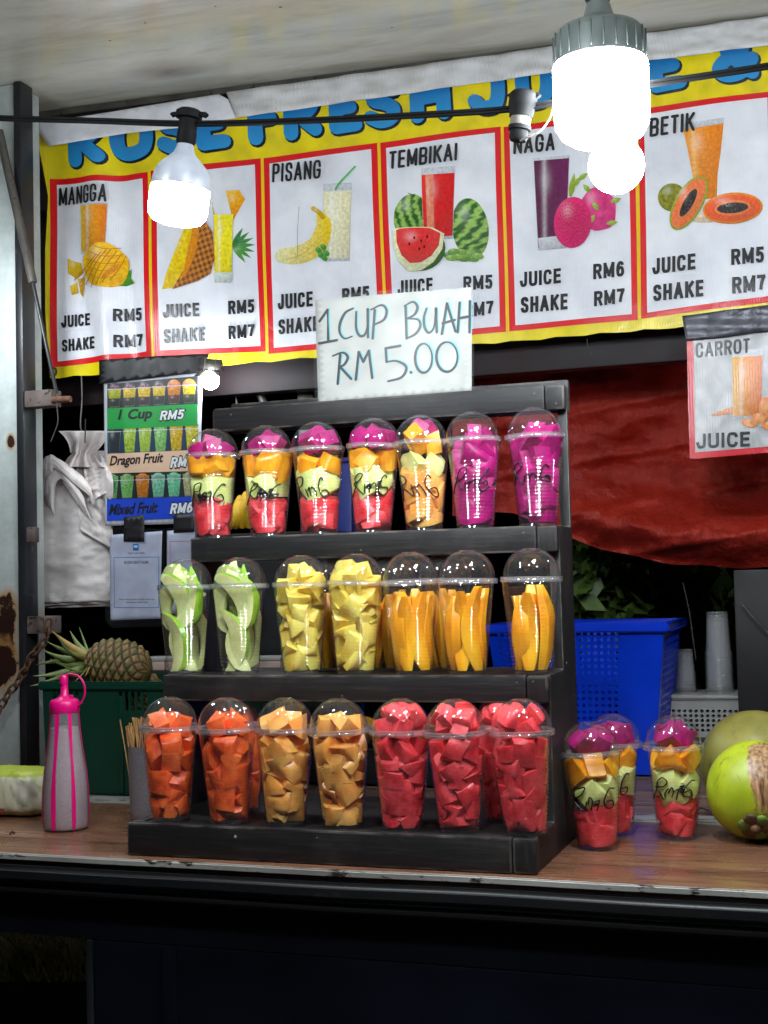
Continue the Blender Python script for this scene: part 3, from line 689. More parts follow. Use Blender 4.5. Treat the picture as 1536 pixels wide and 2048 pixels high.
# watermelon
g = pics[3]
def strp(x, y): return lerpc(S(34, 92, 28), S(150, 190, 90), .5+.9*math.sin(x*.36+3*math.sin(y*.05)+noise.noise(Vector((x/8, y/8, 0)))*2.4))
g.append((ell(823, 434, 34, 45, 10), strp, 3)); g.append((ell(942, 458, 36, 60, -6), lambda x, y: strp(x*.6+y*.7, y), 3))
g += glass(844, 913, 338, 482, S(226, 40, 30), S(214, 20, 22), 352, 4, 5, S(222, 22, 26)); g.append(([(853, 352), (868, 351), (872, 474), (858, 476)], S(238, 140, 110), 6))
g.append((stroke2d([(826, 398), (824, 390), (818, 388)], 1.5), S(90, 100, 50), 4))
for k in range(12):
    g.append((ell(900+k*5.2, 512+7*math.sin(k*2.3), 12, 6, 25*math.sin(k*3.1)), lerpc(S(70, 130, 50), S(150, 190, 80), (k*37 % 10)/10), 6+k % 3))
sl = [(788, 462)]+[(788+x, 459-3*math.sin(x/30)) for x in range(10, 90, 10)]+[(892, 470), (888, 500), (870, 526), (846, 542), (820, 544), (800, 524), (789, 492)]
g.append((ell(845, 500, 49, 43, -14), S(54, 96, 34), 8)); g.append((sl, S(222, 226, 180), 9))
g.append(([(840+(x-840)*.86, 490+(y-490)*.80-5) for x, y in sl], rad_(838, 480, 50, S(222, 30, 34), S(216, 60, 56)), 10))
for q in ((832, 478), (846, 484), (822, 490), (858, 476), (842, 500), (852, 496)): g.append((ell(q[0], q[1], 2, 3), S(60, 14, 14), 11))
# dragonfruit
g = pics[4]
g += glass(1067, 1140, 316, 500, S(82, 20, 62), S(110, 22, 84), 322, 5, 8, S(98, 26, 76)); g.append(([(1076, 476), (1134, 470), (1132, 494), (1078, 500)], S(196, 196, 204), 6))
g.append((ell(1197, 420, 36, 43, -12, wob=.04), lambda x, y: lerpc(S(232, 60, 140), S(206, 20, 110), .5+noise.noise(Vector((x/14, y/14, 1)))), 6))
for (x, y, r_) in ((1150, 372, 60), (1160, 360, 40), (1180, 384, 130), (1206, 378, 160), (1224, 404, 20), (1196, 420, 120), (1216, 448, 10), (1180, 446, 60)):
    an = math.radians(-r_); g.append(leaf2(x, y, x+20*math.cos(an), y+18*math.sin(an), 10, S(146, 176, 50), 7))
g.append(leaf2(1142, 392, 1150, 348, 12, S(150, 170, 40), 7))
g.append((ell(1146, 446, 38, 51, 5), S(206, 40, 110), 8)); g.append((ell(1147, 446, 35, 48, 5), rad_(1147, 446, 50, S(206, 10, 90), S(228, 20, 110)), 9))
for k in range(110):
    a_, r_ = k*2.4, math.sqrt(k/110); g.append((ell(1147+31*r_*math.cos(a_), 446+43*r_*math.sin(a_), 1.1, 1.3, n=5), S(60, 8, 34), 10))
# papaya
g = pics[5]
g.append(([(1368, 262), (1448, 250), (1443, 300), (1436, 350), (1434, 398), (1392, 402), (1386, 350), (1376, 300)], lambda x, y: lerpc(lerpc(S(240, 150, 40), S(236, 130, 10), (x-1370)/70), S(255, 210, 130), .5*math.exp(-((x-1386-(y-260)*.06)/5)**2)), 4))
g.append(([(1362, 250), (1449, 238), (1448, 250), (1368, 262)], S(204, 206, 214), 3)); g.append((ell(1410, 438, 34, 9), S(222, 196, 166), 3))
g.append((ell(1345, 396, 29, 28, 20), speck(S(150, 146, 30), S(110, 110, 24), 7), 5))
def pap(cx, cy, rx, ry, rot, out, flesh):
    return [(ell(cx, cy, rx, ry, rot), out, 6), (ell(cx, cy, rx*.93, ry*.84, rot), flesh, 7), (ell(cx, cy, rx*.6, ry*.5, rot), S(240, 130, 70), 8), (ell(cx, cy, rx*.52, ry*.34, rot), S(54, 44, 46), 9)]
g += pap(1378, 408, 60, 28, -60, S(150, 170, 50), S(240, 120, 66)); g += pap(1466, 418, 60, 31, -6, S(226, 130, 20), S(236, 92, 40))
for k in range(34):
    a_, r_ = k*2.4, math.sqrt(k/34)
    for cx, cy, rx, ry, ro in ((1378, 408, 29, 8, -60), (1466, 418, 30, 9, -6)):
        x, y = rx*r_*math.cos(a_), ry*r_*math.sin(a_); ro = math.radians(ro)
        g.append((ell(cx+x*math.cos(ro)-y*math.sin(ro), cy+x*math.sin(ro)+y*math.cos(ro), 2, 2, n=6), lerpc(S(30, 26, 30), S(90, 80, 84), (k % 4)/4), 10))
for i, q in enumerate(panels):
    BS.mesh('red_frame', [(list(q), RED, 1)], M['vinyl'], BN, 9 if i < 1 else 16)
    BS.mesh('white_panel', [(list(inset(q, 12)), lambda x, y: lerpc(W_, S(224, 226, 236), .5+fbm(x/90, y/90)), 2)], M['vinyl'], BN, 9 if i < 1 else 16)
    if names[i]:
        t_, x0, x1, b0, b1, h = names[i]; BS.mesh('fruit_name', bold2d(t_, x0, x1, b0, b1, h, INK, 11, sw=.17, shear=.03, rnd_=True), M['vinyl'], BN, L=30)
    for t_, x0, x1, b0, b1, h in rows[i]: BS.mesh('price_word', bold2d(t_, x0, x1, b0, b1, h, INK, 5), M['vinyl'], BN, L=30)
    if pics[i]: BS.mesh('fruit_picture', [shade2(q) for q in pics[i]], M['vinyl'], BN, L=4.5)
# thin gold lines between frames
gl = []
for i in range(6):
    a1, b1 = panels[i][1], panels[i][2]; a2, b2_ = panels[i+1][0], panels[i+1][3]
    mx0, my0, mx1, my1 = (a1[0]+a2[0])/2, (a1[1]+a2[1])/2, (b1[0]+b2_[0])/2, (b1[1]+b2_[1])/2
    gl.append(([(mx0-3, my0), (mx0+3, my0), (mx1+3, my1), (mx1-3, my1)], S(244, 200, 20), 2))
for q in gl: BS.mesh('gold_line', [q], M['vinyl'], BN)
# heading
def hb(x): return 330-.1295*(x-170)
GL = {'R': [[(0, 0), (0, 1)], [(0, 1), (.75, .95), (.85, .72), (.55, .52), (0, .5)], [(.35, .5), (.62, .25), (.95, .02)]],
      'O': [[(.5, 1), (.12, .85), (0, .5), (.1, .12), (.5, 0), (.9, .12), (1, .5), (.88, .86), (.5, 1)]],
      'S': [[(.95, .85), (.6, 1), (.15, .88), (.15, .62), (.6, .5), (.95, .32), (.85, .06), (.4, 0), (0, .14)]],
      'E': [[(.05, 0), (.05, 1)], [(.05, 1), (.9, 1)], [(.05, .52), (.75, .52)], [(.05, 0), (1, 0)]],
      'F': [[(.05, 0), (.05, 1)], [(.05, 1), (.95, 1)], [(.05, .52), (.75, .52)]],
      'H': [[(0, 0), (0, 1)], [(1, 0), (1, 1)], [(0, .5), (1, .5)]],
      'J': [[(.9, 1), (.92, .35), (.75, .03), (.3, 0), (0, .2)]],
      'U': [[(0, 1), (.02, .35), (.2, .02), (.75, .02), (.98, .35), (1, 1)]],
      'I': [[(.5, 0), (.5, 1)]], 'C': [[(.95, .85), (.55, 1), (.1, .8), (0, .45), (.15, .08), (.6, 0), (1, .15)]],
      '&': [[(1, 0), (.3, .62), (.3, .9), (.55, 1), (.75, .88), (.65, .62), (.15, .38), (0, .15), (.25, -.02), (.7, .05), (1, .4)]]}
head = []
for ch, x0, x1 in (('R', 150, 198), ('O', 230, 292), ('S', 326, 374), ('E', 404, 446), ('F', 505, 548), ('R', 578, 630), ('E', 668, 708), ('S', 738, 786), ('H', 832, 886),
                   ('J', 948, 998), ('U', 1042, 1092), ('I', 1118, 1140), ('C', 1172, 1222), ('E', 1306, 1358), ('&', 1436, 1502), ('S', 1580, 1640), ('H', 1670, 1720)):
    for st in GL[ch]:
        pts = [(x0+(x1-x0)*u+3*(1-t), hb(x0+(x1-x0)*u)-12-t*70) for u, t in st]
        straight = len(st) == 2
        wd = (lambda t: 30-3*t) if straight else 28
        pts_o = [(x+3, y+3) for x, y in pts]
        head.append((stroke2d(pts_o, (lambda t: 34-3*t) if straight else 32, smooth_path=not straight), S(16, 24, 40), 1))
        head.append((stroke2d(pts, wd, smooth_path=not straight), lambda x, y: lerpc(S(40, 150, 214), S(16, 96, 170), (hb(x)-y)/100), 2))
    BS.mesh('heading_letter', head, M['vinyl'], BN, L=14); head = []
p = BS.P(112, 745, 3); tube('grommet', [p+Vector((.010*math.cos(a_), -.001, .010*math.sin(a_))) for a_ in [2*PI*k/14 for k in range(14)]], .0028, M['rust'], BN, 6, closed=True)
# loose threads at the torn hem
tag(tube('loose_thread', catmull([aty(1174, 678, .99), aty(1176, 695, .985), aty(1184, 710, .985)], 5), .0008, M['adapter']), 'frayed white thread dangling from the lower edge of the banner', 'thread')
tag(tube('torn_string', catmull([aty(108, 760, .76), aty(112, 800, .755), aty(116, 840, .76), aty(110, 862, .76), aty(101, 884, .76)], 5), .0012, M['adapter']), 'pale torn string hanging from the strut bracket at left', 'string')
# white canvas hem along the canopy
HW = S(206, 206, 208)
canv = Sheet(.982, lambda x, y: .002*math.sin(x/30)+.0015*math.sin(x/11+y/9))
def hem_low(x): return 235-.144*(x-470) if x < 1110 else 143-.127*(x-1110)
up = [(x, 190-.1405*(x-440)-4) for x in range(452, 1780, 30)]
lo = [(x, hem_low(x)+1.6*math.sin(x*.21)) for x in range(1772, 470, -30)]+[(470, 235)]
cv = canv.mesh('canvas_hem', [(up+lo, lambda x, y: lerpc(S(226, 226, 230), S(186, 184, 180), .4+.9*fbm(x/60, y/14)), 0)], M['board'], None, L=14, thick=.0012)
tag(cv, 'narrow white canvas hem along the back edge of the canopy above the banner', 'canvas strip')
fl = Sheet(.945, lambda x, y: .006*math.sin(x/70+y/40))
cf = fl.mesh('canvas_flap', [([(58, 246), (250, 218), (440, 190), (458, 200), (471, 236), (357, 257), (250, 268), (95, 291), (78, 268)], lambda x, y: lerpc(S(236, 236, 242), S(214, 214, 222), .5+fbm(x/50, y/30)), 0)], M['board'], None, L=14, thick=.0012)
tag(cf, 'loose white canvas flap sagging over the upper left corner of the banner', 'canvas flap')
# pale wall piece behind the left edge
wl = Sheet(1.30); o = wl.mesh('wall_sheet', [([(40, 230), (180, 230), (180, 445), (95, 425), (40, 400)], S(176, 172, 178), 0)], M['board'], None, 40, thick=.01)
tag(o, 'pale panel seen in the gap between the corner pillar and the banner, upper', 'panel')
o = wl.mesh('wall_sheet', [([(40, 400), (95, 425), (180, 445), (180, 690), (40, 700)], S(92, 92, 94), 1)], M['board'], None, 40, thick=.008)
tag(o, 'dark grey panel seen in the gap between the corner pillar and the banner, lower', 'panel')

# ================================================================== CARROT SHEET
CS = Sheet(.955, lambda x, y: .003*math.sin(x/40+y/70))
CT = thing('carrot_sign', 'square red framed CARROT juice sheet taped below the right end of the banner', 'sign', (0, 0, 0))
fr = [(1373, 660), (1760, 612), (1760, 880), (1536, 905), (1400, 917), (1380, 917), (1376, 800)]
CS.mesh('red_frame', [(fr, S(220, 30, 50), 0)], M['vinyl'], CT)
CS.mesh('white_panel', [([(1386, 660), (1750, 614), (1750, 868), (1536, 893), (1391, 905)], lambda x, y: lerpc(S(206, 208, 212), S(176, 178, 182), .5+1.2*fbm(x/30, y/30)), 1)], M['vinyl'], CT)
CS.mesh('price_word', bold2d('CARROT', 1391, 1500, 716, 706, 30, INK, 3, sw=.17, rnd_=True), M['vinyl'], CT, 30)
CS.mesh('price_word', bold2d('JUICE', 1393, 1500, 898, 893, 30, INK, 3), M['vinyl'], CT, 30)
cg = glass(1464, 1526, 700, 838, S(226, 170, 40), S(232, 110, 20), 714, 2, 2, S(236, 140, 30))
cg.append(([(1420, 830), (1440, 822), (1466, 814), (1466, 828), (1440, 831)], S(226, 130, 60), 5))
for q in ((1500, 846, 16, 9), (1522, 836, 16, 10), (1540, 850, 18, 11), (1530, 814, 12, 20), (1552, 830, 20, 14)): cg.append((ell(*q, 10), rad_(q[0], q[1], 16, S(240, 170, 90), S(232, 130, 60)), 6))
CS.mesh('carrot_picture', [shade2(q) for q in cg], M['vinyl'], CT, 5)
TS = Sheet(.945, lambda x, y: .002*math.sin(x/13)+.0015*math.sin(y/5))
o = TS.mesh('foil_tape', [([(1364, 632), (1440, 622), (1770, 580), (1770, 640), (1520, 664), (1420, 676), (1372, 680)], S(84, 84, 94), 0)], M['grey_tape'], CT, 12, thick=.001)

# ================================================================== RED TARPAULIN
def tarp(u, v):
    px = 905+(1800-905)*u
    t0 = 690-.04*(px-900)
    low = 1030+118*(1-math.exp(-max(0, px-1030)/210))+5*math.sin(px/95)+2*math.sin(px/23)
    py = t0+(low-t0)*v
    bul = .16*math.exp(-((v-.86)/.10)**2)*min(1, max(0, (px-1080)/180))
    y = 1.42-bul-.05*math.sin(v*5+u*3)-.02*math.sin(px/38+v*4)*v-.016*fbm(px/120, py/60)+.024*abs(noise.noise(Vector((px/130+py/200, py/70, 3))))+.012*abs(noise.noise(Vector((px/34-py/160, py/90, 9))))-.012*max(0, math.sin(py/16+px/90))**6-.05*math.exp(-((v-(.62+.25*u))/.05)**2)*u
    return aty(px, py, y)
tp = grid('red_tarpaulin', 240, 130, tarp, M['tarp'])
tag(tp, 'creased red tarpaulin hung behind the stand, sagging at the right', 'tarpaulin')

# ================================================================== DISPLAY STAND
ST = thing('display_stand', 'black wooden four tier stepped stand full of cups of cut fruit', 'stand', (-.34, .17, 0))
OFF = -ST.location
YK = [0, .1195, .2223, .3159]; ZK = [.0532, .2839, .5223, .7673]; SW = -.680; TH = .020
def wearedges(o):
    me = o.data; me.materials.append(M['bw_edge']); big = max(p.area for p in me.polygons)
    for p in me.polygons:
        n_ = p.normal
        if max(abs(n_.x), abs(n_.y), abs(n_.z)) < .995: p.material_index = 1
    return o
def sbox(name, lo, hi, m, bev=.003):
    lo = Vector(lo)+OFF; hi = Vector(hi)+OFF; return wearedges(box(name, lo, hi, m, ST, bev))
for k in range(4):
    h = .0525 if k == 0 else .044
    x1 = 0 if k else .002
    sbox('front_board', (SW+.004*k, YK[k], ZK[k]-h), (-.0355, YK[k]+TH, ZK[k]), M['bw_x'], .0035)
    sbox('end_block', (-.0345, YK[k]+.0005, ZK[k]-h), (x1, YK[k]+TH-.0005, ZK[k]-.0008), M['bw_z'], .0045)
    if k < 3:
        sbox('shelf_board', (SW+.020, YK[k]+TH+.001, ZK[k]-.014), (-.0195, .345 if k < 2 else .345, ZK[k]-.002), M['bw_x'], .002)
sbox('rear_board', (SW+.034, .3475, .722), (.0005, .3615, .779), M['bw_x'], .004)
prof = [(.0205, .0), (.346, .0), (.346, .766), (.3365, .766), (.3365, ZK[2]-.0), (YK[2]+TH+.0005, ZK[2]), (YK[2]+TH+.0005, ZK[1]), (YK[1]+TH+.0005, ZK[1]), (YK[1]+TH+.0005, ZK[0]), (.0205, ZK[0])]
prof = [(y+OFF.y, z) for y, z in prof]
for xa, xb in ((-.0185, -.0005), (SW+.0005, SW+.0185)):
    wearedges(prism('side_panel', prof, 'x', xa+OFF.x, xb+OFF.x, M['bw_z'], ST, .002))

for k in range(4):
    for x_ in (SW+.05, SW+.34, -.055, -.018):
        for dz in (-.012, -.032):
            if random.random() < .62: continue
            nm = lathe_mesh('nail_head', [(0, .0006), (.0016, .0005), (.0019, 0)], 10); nm.materials.append(M['grey_metal'])
            link('nail_head', nm, M['grey_metal'], ST, loc=Vector((x_+random.uniform(-.006, .006), YK[k]-.0002, ZK[k]+dz+random.uniform(-.003, .003)))+OFF, rot=(PI/2, 0, 0))

# ================================================================== CUPS
def rc(z):      # outer wall radius of the cup
    return .0318+(.0462-.0318)*min(1, max(0, z/.150))
def cup_profile():
    p = [(0, .0045), (.026, .0045), (.0292, .0035), (.0300, .0005), (.0312, .0002), (.0320, .0022), (.0321, .0085), (.0314, .0105)]
    z = .0125
    while z < .112:
        r = rc(z)
        p += [(r-.0008, z), (r+.0001, z+.0010), (r+.0008, z+.0026), (r+.0007, z+.0036), (r+.0001, z+.0050)]; z += .0060
    p += [(rc(z)-.0004, z), (rc(.125), .125), (rc(.134)+.0006, .134), (rc(.136), .137), (rc(.148), .148), (.0478, .1495)]
    return p
CUPM = lathe_mesh('cup', cup_profile(), 56)
CUPM.materials.append(M['cup'])
RIMM = lathe_mesh('lid_rim', [(.0462, .1462), (.0494, .1458), (.0503, .1478), (.0503, .1500), (.0498, .1508), (.0505, .1522), (.0503, .1540), (.0480, .1548), (.0462, .1538), (.0458, .1515), (.0462, .1490)], 56)
RIMM.materials.append(M['lidrim'])
dp = []
for k in range(17):
    a_ = math.radians(72*k/16); dp.append((.0458*math.cos(a_)**.92, .1545+.0445*math.sin(a_)/math.sin(math.radians(72))*.985))
dp += [(.0150, .1985), (.0135, .1996), (.0120, .1992), (.0110, .1982), (0, .1982)]
DOMEM = lathe_mesh('dome_lid', dp, 48); DOMEM.materials.append(M['dome'])

def rin(z):
    if z < .150: return rc(max(0, z))-.0018
    if z < .197: 
        t = (z-.1545)/.0445
        return max(.010, .0455*math.sqrt(max(0, 1-min(1, max(0, t))**2*.92))-.0015)
    return .008
def clampcup(p):
    z = min(.194, max(.0055, p.z)); r = math.hypot(p.x, p.y); R = rin(z)
    if r > R: p = Vector((p.x*R/r, p.y*R/r, z))
    else: p = Vector((p.x, p.y, z))
    return p
rnd = random.Random(11)
def chunk(kind, c, s, parent, rng, jit=.22, wedge=.25, name=None):
    """irregular cut piece, pressed against the cup wall where it reaches it"""
    bm = bmesh.new(); bmesh.ops.create_cube(bm, size=1); bmesh.ops.subdivide_edges(bm, edges=bm.edges[:], cuts=3, use_grid_fill=True)
    wd = rng.random() < wedge
    cr = {k: Vector([q*(.5+rng.uniform(-jit, jit)*.5) for q in k]) for k in [(a, b, c_) for a in (-1, 1) for b in (-1, 1) for c_ in (-1, 1)]}
    if wd:
        for k in cr:
            if k[2] > 0: cr[k].x *= .25
    rd, sd_ = rng.uniform(.10, .22), rng.uniform(0, 90)
    for v in bm.verts:
        a, b, c_ = v.co.x+.5, v.co.y+.5, v.co.z+.5; q = Vector((0, 0, 0))
        for k, p_ in cr.items(): q += p_*((a if k[0] > 0 else 1-a)*(b if k[1] > 0 else 1-b)*(c_ if k[2] > 0 else 1-c_))
        q = q.lerp(v.co.normalized()*q.length*.80, rd*max(0, (v.co.length-.5)/.36))
        q = Vector((q.x*s[0], q.y*s[1], q.z*s[2])); q += v.co.normalized()*.0011*noise.noise(q*150+Vector((sd_, 0, 0))); v.co = q
    R = Euler((rng.uniform(0, 6.3), rng.uniform(0, 6.3), rng.uniform(0, 6.3))).to_matrix()
    for v in bm.verts: v.co = clampcup(R @ v.co + Vector(c))
    nm = name or kind+'_chunk'
    return bmobj(nm, bm, F[kind], parent, sm=True, ang=40)
def fill(parent, kind, z0, z1, rng, size=.031, step=.023, n=3, rr=.019, jit=.25, a0=None, wedge=.3, skip=0):
    z = z0+size*.42; a = rng.uniform(0, 360) if a0 is None else a0
    while z < z1-size*.25:
        R = max(.004, rin(z)-size*.42)
        nn = n if R > .012 else 1
        for k in range(nn):
            if rng.random() < skip: continue
            an = math.radians(a+k*360/nn+rng.uniform(-18, 18)); q = min(rr, R)*rng.uniform(.85, 1.1) if nn > 1 else .003
            s = [size*rng.uniform(.85, 1.35), size*rng.uniform(.75, 1.15), size*rng.uniform(.65, 1.1)]
            chunk(kind, (q*math.cos(an), q*math.sin(an), z+rng.uniform(-.003, .003)), s, parent, rng, jit, wedge)
        z += step; a += 55+rng.uniform(-12, 12)
def spear(kind, parent, ang, rad, z0, h, wd, tk, bow, rng, name):
    v, f = [], []; n = 9; yaw = math.radians(ang+rng.uniform(-25, 25)); ca = math.radians(ang)
    T_ = Vector((-math.sin(yaw), math.cos(yaw), 0)); Nn = Vector((math.cos(yaw), math.sin(yaw), 0))
    for i in range(n):
        t = i/(n-1); e = math.sin(PI*(.10+.84*t))**.7
        c = Vector((rad*math.cos(ca), rad*math.sin(ca), z0+h*t)) + Nn*bow*(math.sin(PI*t)-.5) + T_*bow*.6*math.sin(PI*t)
        for (a_, b_) in ((-1, -.2), (-.7, -1), (.7, -1), (1, -.2), (.45, 1), (-.45, 1)):
            v.append(clampcup(c+T_*a_*wd/2*e+Nn*b_*tk/2*(.55+.45*e)))
    for i in range(n-1):
        for k in range(6): k2 = (k+1) % 6; f.append((i*6+k, i*6+k2, i*6+6+k2, i*6+6+k))
    f += [tuple(range(6))[::-1], tuple(range((n-1)*6, n*6))]
    return pymesh(name, v, f, F[kind], parent, sm=True, ang=42)
def crescent(parent, c, rot, L, wd, tk, rng):
    """guava slice: cream flesh wedge with a green skin on its outer side"""
    v, f, mi = [], [], []; n = 12; R0 = L*.62
    for i in range(n):
        t = i/(n-1); a_ = math.radians(-66+132*t); e = max(.06, math.sin(PI*(.04+.92*t)))
        cc = Vector((math.cos(a_)*R0-R0*.72, 0, math.sin(a_)*R0)); rd = Vector((math.cos(a_), 0, math.sin(a_)))
        v += [cc+rd*wd*.35*e+Vector((0, tk*.5*e, 0)), cc+rd*wd*.5*e, cc+rd*wd*.35*e-Vector((0, tk*.5*e, 0)), cc-rd*wd*.55*e-Vector((0, tk*.18*e, 0)), cc-rd*wd*.55*e+Vector((0, tk*.18*e, 0))]
    for i in range(n-1):
        for k in range(5):
            k2 = (k+1) % 5; f.append((i*5+k, i*5+k2, i*5+5+k2, i*5+5+k)); mi.append(1 if k in (0, 1) else 0)
    f += [tuple(range(5))[::-1], tuple(range((n-1)*5, n*5))]; mi += [0, 0]
    R = Euler([math.radians(q) for q in rot]).to_matrix()
    v = [clampcup(R @ q + Vector(c)) for q in v]
    o = pymesh('guava_slice', v, f, [F['guava'], F['guava_skin']], parent, sm=True, ang=40)
    o.data.polygons.foreach_set('material_index', mi); o.data.update(); return o
RM6 = [[(.02, -.45), (.10, .4), (.05, 1.0), (.18, 1.3), (.32, 1.15), (.26, .75), (.08, .55), (.22, .2), (.38, -.25)],
       [(.40, .45), (.43, .0), (.44, -.2)], [(.42, .25), (.50, .5), (.55, .3), (.56, -.2)], [(.55, .3), (.64, .5), (.69, .25), (.70, -.25)],
       [(1.02, 1.0), (.90, 1.1), (.80, .6), (.80, .05), (.92, -.25), (1.06, -.1), (1.02, .25), (.84, .2)]]
def price(parent, zc_, sc=.030, ang=-84, hs=.6, blot=False, rng=rnd):
    parts = []
    sc *= rng.uniform(.9, 1.1); hs *= rng.uniform(.85, 1.2); sl_ = rng.uniform(-.12, .16); zc_ += rng.uniform(-.004, .004)
    for st in RM6:
        jig = [(u+t*sl_+rng.uniform(-.035, .035), t+u*sl_*.8+rng.uniform(-.12, .12)) for u, t in st]
        pts = catmull([(u, t, 0) for u, t in jig], 5); P3 = []
        for q in pts:
            z = zc_+(q.y-.4)*sc*hs; r = rc(z)+.0009; a_ = math.radians(ang)+(q.x-.5)*sc*1.7/r
            P3.append(Vector((r*math.cos(a_), r*math.sin(a_), z)))
        parts.append(tube_vf(P3, .0012, 6))
    if blot:
        a_ = math.radians(ang+30)
        z = zc_+.003; r = rc(z)+.0007
        P3 = [Vector((r*math.cos(a_+.12*math.sin(k*1.9)), r*math.sin(a_+.12*math.sin(k*1.9)), z-.006+.012*k/14)) for k in range(15)]
        parts.append(tube_vf(P3, .0011, 5))
    V, FF = join(parts); o = pymesh('handwritten_price', V, FF, M['black_ink'], parent, sm=True); o['kind'] = 'stuff' if False else 'part'
    del o['kind']; return o

def fruit_cup(kind, label, loc, seed, group, lean=0):
    rng = random.Random(seed)
    t = thing('fruit_cup', label, 'fruit cup', loc, group, (math.radians(rng.uniform(-.8, .8)), math.radians(rng.uniform(-1.3, 1.3) if not lean else lean), 0))
    link('cup', CUPM, M['cup'], t, rot=(0, 0, rng.uniform(0, 6)))
    d = link('dome_lid', DOMEM, M['dome'], t, rot=(math.radians(rng.uniform(-1, 1)), math.radians(rng.uniform(-1.5, 1.5)), 0)); link('lid_rim', RIMM, M['lidrim'], d)
    if kind in ('watermelon', 'papaya', 'cantaloupe'):
        top = {'watermelon': .186, 'papaya': .176, 'cantaloupe': .180}[kind]
        fill(t, kind, .006, .150, rng, size=.034, step=.0205, n=5, rr=.027, jit=.26, wedge=.35, skip=.05)
        fill(t, kind, .144, top, rng, size=.030, step=.019, n=4, rr=.022, wedge=.35)
    elif kind == 'dragonfruit':
        fill(t, kind, .006, .158, rng, size=.046, step=.027, rr=.018, n=3, jit=.26, wedge=.3); chunk(kind, (rng.uniform(-.01, .01), -.004, .160), (.03, .03, .022), t, rng)
    elif kind == 'pineapple':
        fill(t, kind, .006, .160, rng, size=.038, step=.021, n=4, rr=.026, jit=.38, wedge=.8); fill(t, kind, .158, .184, rng, size=.028, n=2, rr=.012, wedge=.8)
    elif kind == 'mango':
        a0 = rng.uniform(-100, -80)
        for k in range(6):
            a_ = a0+k*60+rng.uniform(-8, 8)
            h = rng.uniform(.118, .136); spear('mango', t, a_, .0255+rng.uniform(-.003, .002), .006, h, rng.uniform(.034, .044), .016, .012*rng.choice((-1, 1)), rng, 'mango_slice')
        for k in range(3): spear('mango', t, k*120, .008, .006, .12, .02, .012, .004, rng, 'mango_slice')
    elif kind == 'guava':
        q = [((-.008, -.024, .052), (0, 0, 4), .100), ((.014, -.018, .050), (0, 8, 178), .098), ((.0, .012, .055), (0, 0, 90), .10),
             ((-.018, -.016, .122), (0, -14, 185), .078), ((.018, -.020, .118), (0, 12, 10), .085), ((-.006, -.024, .134), (0, -30, 30), .080),
             ((.012, .010, .130), (0, 20, -60), .09), ((-.02, .012, .125), (0, -10, 120), .09), ((.008, -.006, .158), (0, 35, 190), .062), ((-.012, .0, .160), (0, -40, 20), .060), ((.02, .02, .06), (0, 0, 40), .09)]
        for c, r_, L in q:
            crescent(t, (c[0]+rng.uniform(-.004, .004), c[1], c[2]+rng.uniform(-.003, .003)), (r_[0]+rng.uniform(-8, 8), r_[1]+rng.uniform(-9, 9), r_[2]+rng.uniform(-16, 16)), L*1.06, .030, .023, rng)
    elif kind == 'mixed':
        fill(t, 'watermelon', .006, .072, rng, size=.042, step=.024, n=4, rr=.024, wedge=.4)
        for a_ in (rng.uniform(-110, -70), rng.uniform(-20, 40), rng.uniform(100, 200)):
            a_ = math.radians(a_); gr = bmesh.new(); bmesh.ops.create_icosphere(gr, subdivisions=2, radius=.0095)
            for v in gr.verts: v.co = clampcup(v.co+Vector((.026*math.cos(a_), .026*math.sin(a_), .077)))
            bmobj('grape', gr, F['grape'], t, sm=True)
        fill(t, 'honeydew', .074, .112, rng, size=.042, step=.024, n=4, rr=.025, wedge=.3, a0=rng.uniform(-120, -60))
        fill(t, 'mango', .110, .150, rng, size=.038, step=.020, rr=.026, n=4, wedge=.5, a0=rng.uniform(-120, -60))
        a0 = rng.uniform(-150, -110)
        for k in range(4):
            an = math.radians(a0+k*90+rng.uniform(-15, 15)); chunk('dragonfruit', (.018*math.cos(an), .018*math.sin(an), .163+rng.uniform(-.004, .006)), (.034*rng.uniform(.85, 1.15), .028, .028), t, rng)
        chunk('dragonfruit', (rng.uniform(-.008, .008), -.004, .176), (.026, .024, .022), t, rng)
    elif kind == 'mixed_melon':
        fill(t, 'cantaloupe', .006, .096, rng, size=.042, step=.026, n=4, rr=.024, wedge=.3)
        fill(t, 'honeydew', .100, .136, rng, size=.036, step=.026, rr=.021, a0=-100)
        fill(t, 'mango', .138, .168, rng, size=.034, step=.024, rr=.020); fill(t, 'dragonfruit', .166, .190, rng, size=.026, step=.02, rr=.012)
    return t
def cx(px, py, y): return aty(px, py, y).x
place = ['at the left end', 'second from the left', 'third from the left', 'in the middle', 'third from the right', 'second from the right', 'at the right end']
G1, G2, G3 = 'fruit cups on the bottom tier', 'fruit cups on the middle tier', 'fruit cups on the top tier'
y1, y2, y3 = .044, YK[1]+.042, YK[2]+.042
kinds1 = ['papaya', 'papaya', 'cantaloupe', 'cantaloupe', 'watermelon', 'watermelon', 'watermelon']
desc1 = ['orange red papaya chunks', 'packed red orange papaya chunks', 'pale orange melon chunks', 'pale orange melon chunks heaped up into the dome', 'red watermelon chunks', 'red watermelon chunks heaped in the dome', 'red watermelon chunks']
for i, px in enumerate((341, 460, 572, 686, 805, 920, 1052)):
    fruit_cup(kinds1[i], 'cup of %s, bottom tier %s' % (desc1[i], place[i]), (cx(px, 1655, y1), y1, ZK[0]+(.0008 if i == 6 else 0)), 100+i, G1, -2.4 if i == 6 else 0)
kinds2 = ['guava', 'guava', 'pineapple', 'pineapple', 'mango', 'mango', 'mango']
desc2 = ['green skinned guava slices', 'green skinned guava slices', 'yellow pineapple pieces', 'yellow pineapple pieces', 'upright orange mango slices', 'upright orange mango slices', 'upright orange mango slices']
